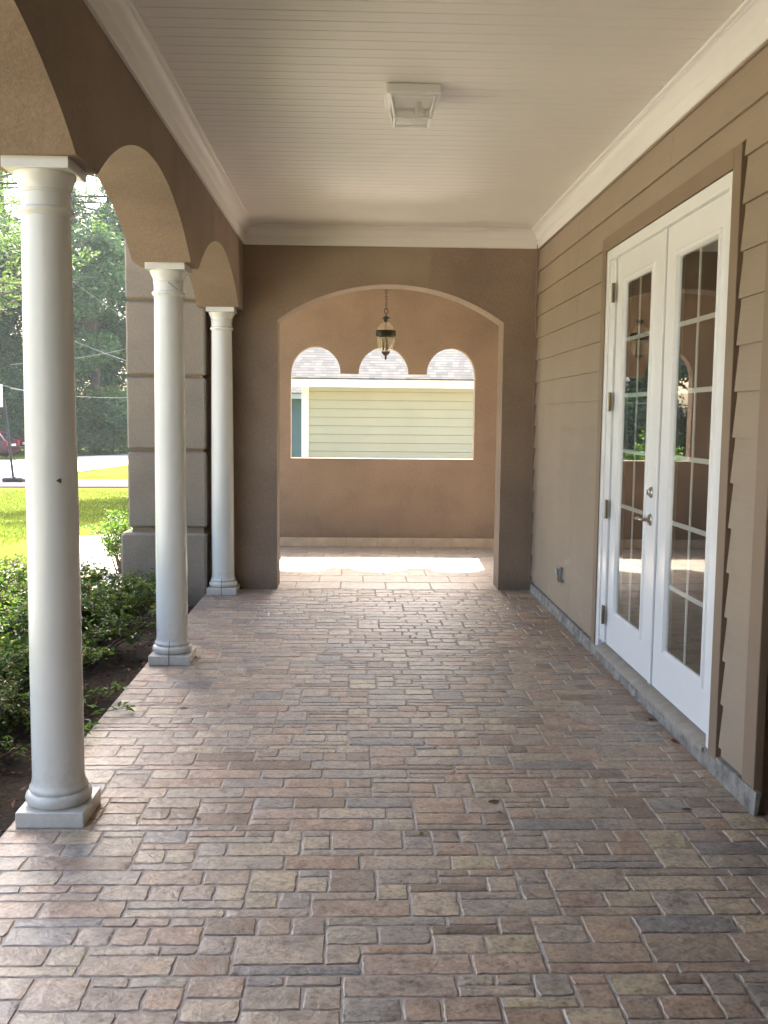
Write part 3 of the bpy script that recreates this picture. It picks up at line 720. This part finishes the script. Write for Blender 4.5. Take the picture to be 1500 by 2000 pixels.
b=MB(); b.lathe([(.092,2.345),(.097,2.343),(.099,2.335),(.099,2.292),(.096,2.284),(.091,2.284),(.091,2.345)],(lx,ly,0),32,caps=False)
b.tube([(lx,ly,2.43),(lx,ly,2.13)],.0045,8)
for t in range(3):
    a=t*2*pi/3+.4; b.tube([(lx+.02*cos(a),ly+.02*sin(a),2.44),(lx+.055*cos(a),ly+.055*sin(a),2.405),(lx+.090*cos(a),ly+.090*sin(a),2.345)],.0016,6)
b.build('band',M['bronze'],ln,smooth=50,loc=LN)
b=MB(); b.lathe([(.090,2.278),(.089,2.245),(.082,2.205),(.070,2.170),(.052,2.142),(.036,2.130)],(lx,ly,0),32,caps=False); b.lathe([(.022,2.432),(.045,2.415),(.075,2.38),(.089,2.346)],(lx,ly,0),32,caps=False); b.build('glass_bell',M['lampglass'],ln,smooth=60,loc=LN)
for t in range(3):
    a=t*2*pi/3+.9; b=MB(); b.lathe([(.010,2.150),(.011,2.165),(.009,2.168),(.009,2.225),(.006,2.232),(.007,2.25),(.003,2.268)],(lx+.026*cos(a),ly+.026*sin(a),0),10); b.build('candle',M['candle'],ln,smooth=50,loc=LN)
b=MB(); b.lathe([(.040,2.140),(.043,2.132),(.038,2.120),(.028,2.108),(.014,2.098),(.008,2.090),(.012,2.080),(.011,2.070),(.004,2.060),(.001,2.054)],(lx,ly,0),24); b.build('finial',M['bronze'],ln,smooth=50,loc=LN)

# ------------------------------------------------------------------ neighbouring houses seen through the window
nh=empty('neighbour_house','pale green sided house with grey shingle roof seen through the window','house',(4,20,-.5)); NL=(4,20,-.5)
b=MB(); z=-.6
while z<2.2:
    b.add([(-1.03,19.978,z+.012),(9,19.978,z+.012),(9,20,z+.172),(-1.03,20,z+.172),(-1.03,20.0,z+.012),(9,20.0,z+.012)],[(0,1,2,3),(0,4,5,1)]); b.box((-1.03,19.995,z),(9,19.9995,z+.0115),1); z+=.172  # thin dark strips stand in for the shade below the laps
b.box((-1.03,20.001,-.8),(9,28,2.22)); b.build('wall',[M['green_siding'],M['lap_shadow']],nh,loc=NL)
b=MB(); b.cbox((-1.085,19.955,-.7),(-.945,20.06,2.12),.004); b.build('corner_board',M['cream'],nh,loc=NL)
b=MB(); b.box((-2.2,19.45,2.060),(9.5,19.48,2.225)); b.box((-2.2,19.481,2.16),(9.5,20.0,2.19)); b.build('fascia',M['cream'],nh,loc=NL)
b=MB(); sl=.46; Lr=7.0
# local roof: y runs up the slope
b.add([(-6.3,-.06,0),(5.6,-.06,0),(5.6,Lr,0),(-6.3,Lr,0),(-6.3,-.06,-.03),(5.6,-.06,-.03),(5.6,Lr,-.03),(-6.3,Lr,-.03)],[(0,1,2,3),(0,4,5,1),(7,6,5,4),(1,5,6,2),(2,6,7,3),(3,7,4,0)])
ro=b.build('roof',M['shingle'],nh); ro.location=(0,-.55,2.262+.5); ro.rotation_euler=(math.atan(sl),0,0)
bh=empty('blue_house','slate blue sided house behind the pale green one','house',(-4,31,-.8)); BL=(-4,31,-.8)
b=MB(); z=-1.0
while z<2.0:
    b.add([(-2.75,30.985,z),(3,30.985,z),(3,31,z+.17),(-2.75,31,z+.17),(-2.75,31,z),(3,31,z)],[(0,1,2,3),(0,4,5,1)]); z+=.17
b.box((-2.75,31.001,-1.2),(3,37,2.05)); b.build('wall',M['blue_siding'],bh,loc=BL)
b=MB(); b.box((-2.9,30.6,2.01),(3.2,30.63,2.19)); b.build('fascia',M['palegrey'],bh,loc=BL)
b=MB(); b.add([(1.1,-.05,0),(7.2,-.05,0),(7.2,5,0),(1.1,5,0),(1.1,-.05,-.03),(7.2,-.05,-.03),(7.2,5,-.03),(1.1,5,-.03)],[(0,1,2,3),(0,4,5,1),(7,6,5,4),(1,5,6,2),(2,6,7,3),(3,7,4,0)])
ro=b.build('roof',M['shingle'],bh); ro.location=(0,-.42,2.21+.8); ro.rotation_euler=(math.atan(.4),0,0)

# ------------------------------------------------------------------ plants
def leafquad(b,p,n,l,w,rg,fold=.25):
    """a folded leaf: 2 triangles pairs along a midrib"""
    d=Vector((rg.gauss(0,1),rg.gauss(0,1),rg.gauss(0,.7))); d=(d-n*d.dot(n)*.6)
    if d.length<1e-3: d=Vector((1,0,0))
    d.normalize(); s=d.cross(n)
    if s.length<1e-3: s=Vector((0,1,0))
    s.normalize(); u=s.cross(d)
    p=Vector(p); m=p+d*l*.5; 
    b.add([p,m+s*w*.5+u*w*fold,p+d*l,m-s*w*.5+u*w*fold],[(0,1,2),(0,2,3)])
def shrub(name,label,seed,r,h,nleaf,ls,cat,group,mat,loc,brown=.0,stems=16):
    rg=random.Random(seed); t=empty(name,label,cat,loc,group)
    st=MB(); lf=MB(); tips=[]
    for i in range(stems):
        a=rg.random()*2*pi; rr=r*sqrt(rg.random()); top=Vector((rr*cos(a),rr*sin(a),h*(.55+.45*rg.random())*(1-.35*(rr/r)**2)))
        base=Vector((top.x*.18,top.y*.18,-.02)); mid=base.lerp(top,.5)+Vector((rg.gauss(0,.03),rg.gauss(0,.03),h*.06))
        st.tube([base,mid,top],[.006,.004,.0018],5)
        for k in range(7):
            u=.35+.65*rg.random(); q=base.lerp(mid,u*2) if u<.5 else mid.lerp(top,u*2-1)
            e=q+Vector((rg.gauss(0,1),rg.gauss(0,1),abs(rg.gauss(.3,.6)))).normalized()*h*(.12+.16*rg.random())
            st.tube([q,e],[.0022,.001],4); tips.append((q,e))
    st.build('stem',M['twig'],t)
    lb=MB()
    for i in range(nleaf):
        q,e=rg.choice(tips); p=q.lerp(e,.25+.85*rg.random())+Vector((rg.gauss(0,1),rg.gauss(0,1),rg.gauss(0,1)))*ls*.35
        if p.z<.0: continue
        n=Vector((rg.gauss(0,.5),rg.gauss(0,.5),1)).normalized(); l=ls*(.7+.6*rg.random())
        leafquad(lb if rg.random()<brown else lf,p,n,l,l*.48,rg)
    lf.build('foliage',mat,t)
    if lb.f: lb.build('dry_leaves',M['leaf_brown'],t)
    return t
G='low shrubs in the flower bed'
sA=shrub('shrub','leafy low shrub at the floor edge between the two nearest columns',21,.60,.56,9000,.036,'shrub',G,M['leaf_shrub'],(-1.93,5.35,-.08),.05,44)
sB=shrub('shrub','sparse shrub with reddish dry leaves just left of the nearest column',22,.58,.62,7500,.035,'shrub',G,M['leaf_shrub'],(-2.42,4.70,-.08),.16,44)
sC=shrub('shrub','bright green shrub at the foot of the block pillar',23,.58,.54,9000,.036,'shrub',G,M['leaf_shrub'],(-2.2,7.25,-.10),.05,44)
copy_thing(sA,(-1.80,6.35,-.09),2.1,1.0,'dark green shrub just left of the column with the cracked capital')
copy_thing(sB,(-1.85,4.40,-.08),4.0,.80,'low shrub crowding the near side of the flower bed beside the nearest column')
copy_thing(sC,(-2.85,5.95,-.09),1.0,1.15,'rounded shrub at the outer side of the bed behind the nearest column')
copy_thing(sA,(-3.2,7.1,-.11),3.0,1.1,'sunlit shrub at the outer bed edge in front of the walkway')
copy_thing(sB,(-2.95,8.15,-.12),.6,.75,'small sunlit shrub against the white walkway left of the pillar')
copy_thing(sA,(-2.75,5.15,-.08),5.2,1.05,'yellow green sunlit shrub at the left edge of the photo')
copy_thing(sC,(-1.74,3.72,-.08),2.6,.72,'small dark shrub at the left edge nearest the white plinth')
copy_thing(sB,(-3.5,6.35,-.10),2.2,1.25,'tall yellow sunlit shrub at the left edge before the lawn')
copy_thing(sC,(-1.72,7.55,-.09),4.1,.70,'low dark shrub tucked between the pillar plinth and the floor edge')
shrub('boxwood_bush','airy rounded bush growing at the far left corner of the block pillar',31,.34,.80,2600,.042,'bush',None,M['leaf_bright'],(-2.42,10.3,-.22),.04,34)
copy_thing(sB,(-2.35,3.75,-.08),5.0,.95,'dense low shrub at the left edge below the sunlit ones')
copy_thing(sA,(-2.3,6.2,-.08),.8,1.1,'olive green shrub in the middle of the bed between the two nearest columns')

copy_thing(sC,(-1.72,5.0,-.08),3.7,.66,'small green shrub overhanging the floor edge behind the nearest column')
rgl=random.Random(77); lb=MB()
for i in range(2600):
    x=-3.2+rgl.random()*1.92; y=2.4+rgl.random()*6.2
    leafquad(lb,(x,y,terr(y)+.018+rgl.random()*.015),Vector((rgl.gauss(0,.35),rgl.gauss(0,.35),1)).normalized(),.025+.035*rgl.random(),.02,rgl)
o=lb.build('leaf_litter',M['leaf_brown']); tag(o,'dead brown leaves and bark litter covering the soil of the flower bed','leaf litter',kind='stuff')
# runner creeping over the edge of the floor
rg=random.Random(41); t=empty('creeping_vine','pale green runner creeping over the floor edge behind the nearest column','vine',(-1.3,4.6,-.05))
st=MB(); lf=MB()
for pts in ([(-1.42,4.35,.0),(-1.33,4.5,.06),(-1.24,4.70,.05),(-1.12,4.92,.015)],[(-1.42,4.2,.0),(-1.32,4.28,.07),(-1.25,4.38,.06),(-1.20,4.52,.03)],[(-1.45,4.6,.0),(-1.35,4.75,.10),(-1.27,4.86,.11),(-1.19,4.98,.09)]):
    st.tube(pts,[.003,.0025,.002,.0012],5)
    for a,c in zip(pts,pts[1:]):
        for k in range(11):
            u=rg.random(); p=Vector(a).lerp(Vector(c),u)+Vector((rg.gauss(0,.018),rg.gauss(0,.018),abs(rg.gauss(.006,.01))))
            leafquad(lf,p,Vector((rg.gauss(0,.4),rg.gauss(0,.4),1)).normalized(),.038+rg.random()*.02,.022,rg)
st.build('stem',M['twig'],t,loc=(-1.3,4.6,-.05)); lf.build('foliage',M['leaf_bright'],t,loc=(-1.3,4.6,-.05))
# dead leaves and crumbs lying on the tiles
def deadleaf(x,y,rz,s,label,mat='leaf_brown'):
    b=MB(); n=6; vs=[]; fs=[]
    for i in range(n+1):
        u=i/n; w=.5*sin(pi*min(1,u*1.02+.02))**.8*.5+.01; z=.10*abs(u-.5)**1.5+.03
        vs += [(u-.5,-w,z+.22*w),(u-.5,0,z),(u-.5,w,z+.30*w)]
    for i in range(n):
        a=3*i; fs += [(a,a+1,a+4,a+3),(a+1,a+2,a+5,a+4)]
    b.add(vs,fs); o=b.build('dead_leaf',M[mat],smooth=60); o.location=(x,y,.001); o.rotation_euler=(0,0,rz); o.scale=(s,s,s)
    tag(o,label,'leaf','dead leaves on the tiles')
deadleaf(-.868,4.93,.4,.045,'curled brown leaf on the tiles right of the nearest column')
deadleaf(.250,3.41,1.2,.030,'tiny yellowish curled leaf in the middle of the near floor','leaf_bright')
deadleaf(.562,3.60,2.0,.026,'small dark brown leaf scrap right of the floor centre')
deadleaf(.553,3.70,.2,.050,'thin brown twig-like leaf beside the dark leaf scrap right of centre')
deadleaf(-.575,3.55,2.6,.028,'dark crumpled leaf scrap right of the near column plinth')
deadleaf(1.29,3.62,.1,.045,'flat brown leaf on the tiles near the right wall corner')
deadleaf(1.50,4.42,1.4,.060,'rust brown leaf caught under the concrete ledge below the doors')
deadleaf(1.49,4.75,1.2,.050,'curled brown leaf against the ledge under the door meeting stile')
deadleaf(.42,6.55,.9,.040,'faint brown leaf far along the floor toward the arch')

# ------------------------------------------------------------------ trees
def crown(rg,blobs,n,size,mat,name,parent,squash=.8,flat=0):
    b=MB(); wts=[q[1]**2 for q in blobs]
    for i in range(n):
        (c,r)=rg.choices(blobs,wts)[0]
        d=Vector((rg.gauss(0,1),rg.gauss(0,1),rg.gauss(0,1))).normalized()*r*(rg.random()**.45)
        p=Vector(c)+Vector((d.x,d.y,d.z*squash)); nrm=(d*.5+Vector((rg.gauss(0,r*.4),rg.gauss(0,r*.4),r*.6))).normalized()
        l=size*(.6+.9*rg.random()); leafquad(b,p,nrm,l,l*.55,rg,.2)
    return b.build(name,mat,parent)
def broadleaf(label,seed,loc,h,spread,n=6500,size=.34,mat='leaf_oak',low=.06,group='trees beyond the road'):
    rg=random.Random(seed); t=empty('tree',label,'tree',loc,group); tr=MB(); blobs=[]
    tr.tube([(0,0,-.2),(.1,0,h*.25),(.0,.1,h*.55),(.1,0,h*.85)],[h*.022,h*.017,h*.011,h*.004],8)
    for i in range(26):
        z=h*(low+(1-low)*rg.random()); rr=spread*(1-.55*(z/h)**1.7)*sqrt(rg.random()); a=rg.random()*2*pi
        c=Vector((rr*cos(a),rr*sin(a),z)); blobs.append((c,spread*(.22+.25*rg.random())))
        if i%2==0: tr.tube([(0,0,z*.7),c*.6+Vector((0,0,z*.35)),c],[h*.008,h*.005,h*.002],5)
    tr.build('trunk',M['bark'],t); crown(rg,blobs,n,size,M[mat],'crown',t); return t
def pine(label,seed,loc,h,n=5200,mat='leaf_pine',bare=.3,spread=.17,size=.34,group='tall pines beyond the road'):
    rg=random.Random(seed); t=empty('pine_tree',label,'tree',loc,group); tr=MB(); blobs=[]
    tr.tube([(0,0,-.2),(.05,0,h*.3),(.15,.1,h*.65),(.1,0,h)],[h*.013,h*.011,h*.007,h*.002],8)
    z=h*bare
    while z<h:
        for k in range(3):
            a=rg.random()*2*pi; u=(z/h-bare)/(1-bare); L=h*spread*(.45+.75*sin(pi*min(1,u*.85+.18)))*(.6+.6*rg.random())
            q=Vector((0,0,z)); e=Vector((L*cos(a),L*sin(a),z+L*(.05+.35*rg.random()))); m=q.lerp(e,.5)+Vector((0,0,-L*.08))
            tr.tube([q,m,e],[h*.0035,h*.0025,h*.001],5)
            for j in range(4):
                u2=.4+.65*rg.random(); c=q.lerp(m,u2*2) if u2<.5 else m.lerp(e,u2*2-1)
                blobs.append((c+Vector((rg.gauss(0,.4),rg.gauss(0,.4),rg.gauss(.2,.3))),.45+.5*rg.random()))
        z+=h*.045
    tr.build('trunk',M['bark'],t)
    b=MB()
    for i in range(n):
        c,r=rg.choice(blobs); d=Vector((rg.gauss(0,1),rg.gauss(0,1),rg.gauss(0,.7)))*r*.55; p=c+d
        l=size*(.6+.8*rg.random()); leafquad(b,p,Vector((rg.gauss(0,.8),rg.gauss(0,.8),1)).normalized(),l,l*.30,rg,.15)
    b.build('crown',M[mat],t); return t
def at(px,Y): return math.tan(math.atan((px-752)/1905)+.030034)*Y          # photo column -> x at distance Y
def T(px,Y): return (at(px,Y),Y,terr(Y))
tA=broadleaf('dense dark green tree wall at the far left above the red car',51,T(-30,72),14,4.6,15000,.30)
tB=broadleaf('dark ivy covered tree between the nearest column and the block pillar',52,T(195,70),15,4.4,19000,.28)
copy_thing(tA,T(90,74),1.3,1.05,'broad dark tree mostly hidden behind the nearest column')
copy_thing(tA,T(330,73),2.4,1.0,'dark tree peeping out behind the left edge of the block pillar')
copy_thing(tB,T(262,76),2.0,1.15,'taller dark tree crown at the left edge of the block pillar')
copy_thing(tB,T(20,75),4.0,1.05,'tall dark tree rising behind the red pickup')
broadleaf('low pale green roadside thicket between the nearest column and the pillar',53,T(225,67),4.2,2.6,7000,.20,'leaf_light',.05)
broadleaf('low dark thicket behind the red pickup at the left edge',54,T(30,69),5.0,3.2,6000,.24,'leaf_oak',.05)
pA=pine('tall pine with open crown showing sky at the right of the nearest column',61,T(150,78),29,11000,'leaf_pine',.25,.17,.40)
pB=pine('tall pine with drooping pale green boughs at the left edge of the photo',62,T(-20,46),19,12000,'leaf_light',.36,.20,.28)
copy_thing(pA,T(228,80),2.0,.98,'tall pine with dark straight trunk just left of the block pillar')
copy_thing(pA,T(25,84),4.0,1.05,'tall distant pine between the photo edge and the nearest column')
copy_thing(pA,T(310,82),1.0,1.05,'tall pine mostly hidden behind the block pillar')
copy_thing(pB,T(-150,62),2.5,1.2,'tall pale pine outside the left edge throwing shade on the road')
# a yard tree behind the vestibule: shades the lawn and shows in the door glass
broadleaf('tall yard tree beyond the vestibule whose crown shades the front lawn',71,(-3.9,33,terr(33)),17.0,3.8,12000,.26,'leaf_light',.55,None)
shrub('yard_bush','round green yard bush mirrored low in the left door glass',72,1.2,1.7,2200,.10,'bush',None,M['leaf_bright'],(-2.9,19.5,-.5),0,24)

# ------------------------------------------------------------------ overhead wires
def wire(p0,Y0,p1,Y1,r,label,sag=.3):
    def q(p,Y): 
        x=at(p[0],Y); z=1.5+(808-p[1]+ (p[0]-697)*.0102)/1918*Y; return Vector((x,Y,z))
    a=q(p0,Y0); c=q(p1,Y1); d=(c-a); a2=a-d*1.2; c2=c+d*1.2
    b=MB(); b.tube([a2.lerp(c2,i/16)-Vector((0,0,sag*(1-((i-8)/8)**2)-sag*.8)) for i in range(17)],r,5)
    tag(b.build('power_line',M['wire'],smooth=60),label,'wire','overhead wires across the trees')
wire((155,664),52,(250,700),50,.011,'thin overhead wire sloping down to the right above the other wires')
wire((155,697),52,(250,680),54,.011,'thin overhead wire rising slightly to the right toward the pillar')
wire((155,769),50,(250,772),52,.011,'lowest nearly level overhead wire between column and pillar')
wire((0,743),44,(55,757),44,.011,'overhead wire above the basketball backboard at the left edge')
wire((165,560),50,(245,615),49,.009,'highest thin overhead wire in front of the trees')

# ------------------------------------------------------------------ basketball hoop
hy=35.6; hx=at(30,hy); gz=terr(hy)
bb=empty('basketball_hoop','portable basketball hoop with white backboard on a leaning black pole','basketball hoop',(hx,hy,gz)); BBL=(hx,hy,gz)
b=MB(); b.cbox((hx-.28,hy-.35,gz),(hx+.48,hy+.55,gz+.16),.05); b.tube([(hx+.15,hy-.3,gz+.15),(hx+.15,hy-.3,gz+.2)],.05,10); b.build('base',M['blackpole'],bb,loc=BBL)
b=MB(); b.tube([(hx+.02,hy,gz+.1),(hx-.24,hy,gz+2.9)],.045,12); b.tube([(hx-.24,hy,gz+2.9),(hx-.42,hy-.35,gz+3.15)],.03,8); b.tube([(hx-.20,hy,gz+2.5),(hx-.42,hy-.35,gz+2.8)],.03,8); b.tube([(hx+.02,hy,gz+.9),(hx+.3,hy+.3,gz+.12)],.015,8); b.build('pole',M['blackpole'],bb,loc=BBL)
b=MB(); b.cbox((at(22,hy)-1.12,hy-.42,gz+2.66),(at(22,hy),hy-.38,gz+3.45),.015); b.build('backboard',M['backboard'],bb,loc=BBL)
b=MB(); b.tube([(hx-.78+.23*cos(t),hy-.68+.23*sin(t),gz+2.80) for t in [2*pi*i/20 for i in range(20)]],.012,6,closed=True); b.build('rim',M['orange'],bb,loc=BBL)

# ------------------------------------------------------------------ parked cars
def wheel(par,x,y,r,w):
    o=empty_part('wheel',par,(x,y,r)); return o
def make_car(name,label,loc,rz,kind):
    t=empty(name,label,'car' if kind!='pickup' else 'pickup truck',loc,None,rz)
    W=.90 if kind!='pickup' else .98
    if kind=='suv':
        low=[(-2.25,.30),(-2.28,.62),(-2.15,.86),(-1.15,1.00),(2.10,1.02),(2.22,.80),(2.25,.45),(2.18,.30)]
        top=[(-1.20,1.00),(-.35,1.58),(.2,1.66),(1.35,1.64),(1.75,1.52),(2.11,1.02)]
    else:
        low=[(-2.7,.42),(-2.75,.85),(-2.6,1.05),(-1.35,1.16),(.55,1.18),(.60,1.20),(2.75,1.22),(2.78,.62),(2.7,.48)]
        top=[(-1.4,1.16),(-.65,1.76),(.25,1.80),(.50,1.72),(.60,1.18)]
    b=MB()
    def loft(poly,wf):
        n=len(poly); vs=[];sec=[-1,-.93,.93,1]
        for s in sec:
            for (x,z) in poly:
                k=.96 if abs(s)==1 else 1
                cx=sum(p[0] for p in poly)/n; cz=sum(p[1] for p in poly)/n
                vs.append((cx+(x-cx)*k,s*wf(z),cz+(z-cz)*k))
        fs=[tuple(range(n)),tuple(range(4*n-1,3*n-1,-1))]
        for q in range(3):
            for i in range(n): j=(i+1)%n; fs.append((q*n+i,q*n+j,(q+1)*n+j,(q+1)*n+i))
        b.add(vs,fs)
    loft(low,lambda z:W*(1 if z>.5 else .96)); loft(top,lambda z:W*(.97-.28*(z-1.0)))
    body=b.build('body',M['carred'],t,smooth=45)
    wx=(-1.4,1.38) if kind=='suv' else (-1.75,1.75); wr=.34 if kind=='suv' else .39
    for x in wx:
        for s in (-1,1):
            k=MB(); k.lathe([(wr*.6,-.11),(wr*.96,-.11),(wr,-.08),(wr,.08),(wr*.96,.11),(wr*.6,.11)],n=24); 
            m=MB(); m.add([(x+q[0],s*(W-.09)+q[2],wr+q[1]) for q in k.v],k.f); wo=m.build('wheel',M['tyre'],t,smooth=40)
            k=MB(); k.lathe([(.04,.100),(wr*.3,.09),(wr*.58,.115),(wr*.62,.112)],n=20); m=MB(); m.add([(x+q[0],s*(W-.09)+s*q[2],wr+q[1]) for q in k.v],k.f); m.build('rim',M['chrome'],wo,smooth=40)
    # side glass, rear glass
    g=MB()
    for s in (-1,1):
        def yy(z): return s*(W*(.97-.28*(z-1.0))+.006)
        if kind=='suv': polys=[[(-.95,1.08),(-.30,1.50),(.28,1.56),(.28,1.08)],[(.36,1.08),(.36,1.56),(1.22,1.55),(1.22,1.08)],[(1.30,1.08),(1.30,1.54),(1.62,1.48),(1.90,1.10)]]
        else: polys=[[(-1.1,1.24),(-.60,1.68),(.0,1.72),(.0,1.24)],[(.06,1.24),(.06,1.72),(.42,1.68),(.48,1.24)]]
        for p in polys: g.add([(x,yy(z),z) for x,z in p],[tuple(range(len(p)))])
    for k in range(len(g.f)):
        w_=MB(); w_.add([g.v[i] for i in g.f[k]],[tuple(range(len(g.f[k])))]); w_.build('window',M['carglass'],t)
    g=MB()
    if kind=='suv':
        g.add([(1.772,-.62,1.50),(1.772,.62,1.50),(2.09,.72,1.08),(2.09,-.72,1.08)],[(0,1,2,3)])
    else: g.add([(.515,-.6,1.68),(.515,.6,1.68),(.605,.66,1.28),(.605,-.66,1.28)],[(0,1,2,3)])
    for v in range(len(g.v)): g.v[v]=(g.v[v][0]+.03,g.v[v][1],g.v[v][2]+.012)
    g.build('rear_window',M['carglass'],t)
    xr=2.255 if kind=='suv' else 2.785
    for s in (-1,1):
        q=MB(); q.cbox((xr-.10,min(s*.66,s*(W+.004)),.72),(xr+.012,max(s*.66,s*(W+.004)),1.0),.02); q.build('tail_light',M['lampred'],t)
    q=MB(); q.cbox((xr-.04,-.28,.70),(xr+.016,.28,.84),.004); q.build('number_plate',M['plate'],t)
    q=MB(); q.cbox((xr-.10,-W*.97,.40),(xr+.08,W*.97,.60),.03); q.build('bumper',M['carred'] if kind=='suv' else M['chrome'],t)
    return t
make_car('parked_car','dark red hatchback car parked on the grass beyond the road',(at(36,59.5)-2.25,59.5,terr(59.5)),R(-5),'suv')
make_car('pickup_truck','dark red pickup truck parked behind the red hatchback',(at(57,64)-2.8,64,terr(64)),R(-4),'pickup')

# thin volume added to imitate lens glare over the trees
m=NT('glare_haze'); m.n.remove(m.b); pv=m.node('VolumePrincipled'); pv.inputs['Density'].default_value=.00042; pv.inputs['Color'].default_value=(.86,.92,.95,1); pv.inputs['Anisotropy'].default_value=.2
m.link(pv.outputs[0],m.out.inputs['Volume'])
b=MB(); b.box((-130,-60,-5),(60,130,45)); hz=b.build('glare_haze',m.mat); tag(hz,'thin pale volume imitating lens glare over the yard and the trees','glare_haze',kind='stuff')
# ------------------------------------------------------------------ light, sky, camera
SUN_DIR=Vector((.035,.87,1)).normalized()      # towards the sun: beyond the far wall, high
el=math.asin(SUN_DIR.z); az=math.atan2(SUN_DIR.x,SUN_DIR.y)
w=bpy.data.worlds.new('World'); S.world=w; w.use_nodes=True; nt=w.node_tree
sky=nt.nodes.new('ShaderNodeTexSky'); sky.sky_type='NISHITA'; sky.sun_disc=False; sky.sun_elevation=el; sky.sun_rotation=az
sky.air_density=1.0; sky.dust_density=5.0; sky.ozone_density=.6
nt.links.new(sky.outputs[0],nt.nodes['Background'].inputs[0]); nt.nodes['Background'].inputs[1].default_value=.15
sl_=bpy.data.lights.new('sun','SUN'); sl_.energy=4.6; sl_.angle=R(.53); sl_.color=(1,.94,.84)
so=bpy.data.objects.new('sun',sl_); COL.objects.link(so); so.rotation_euler=SUN_DIR.to_track_quat('Z','Y').to_euler()

f0,pi_,ya,ro_=1918.08,-.09727,.030034,.010169
fwd=Vector((sin(ya)*cos(pi_),cos(ya)*cos(pi_),sin(pi_))); r=Vector((cos(ya),-sin(ya),0)); u=r.cross(fwd)
r2=r*cos(ro_)+u*sin(ro_); u2=-r*sin(ro_)+u*cos(ro_)
cam=bpy.data.cameras.new('camera'); co=bpy.data.objects.new('camera',cam); COL.objects.link(co)
m=Matrix(((r2.x,u2.x,-fwd.x,0),(r2.y,u2.y,-fwd.y,0),(r2.z,u2.z,-fwd.z,1.5),(0,0,0,1))); co.matrix_world=m
cam.sensor_fit='VERTICAL'; cam.sensor_height=36; cam.lens=36*f0/2000; cam.clip_start=.05; cam.clip_end=1500
S.camera=co
S.view_settings.view_transform='Standard'; S.view_settings.look='None'; S.view_settings.exposure=2.68; S.view_settings.gamma=1
S.render.engine='CYCLES'; S.cycles.use_denoising=True; S.cycles.max_bounces=10; S.cycles.diffuse_bounces=6; S.cycles.transparent_max_bounces=16
S.cycles.sample_clamp_indirect=6
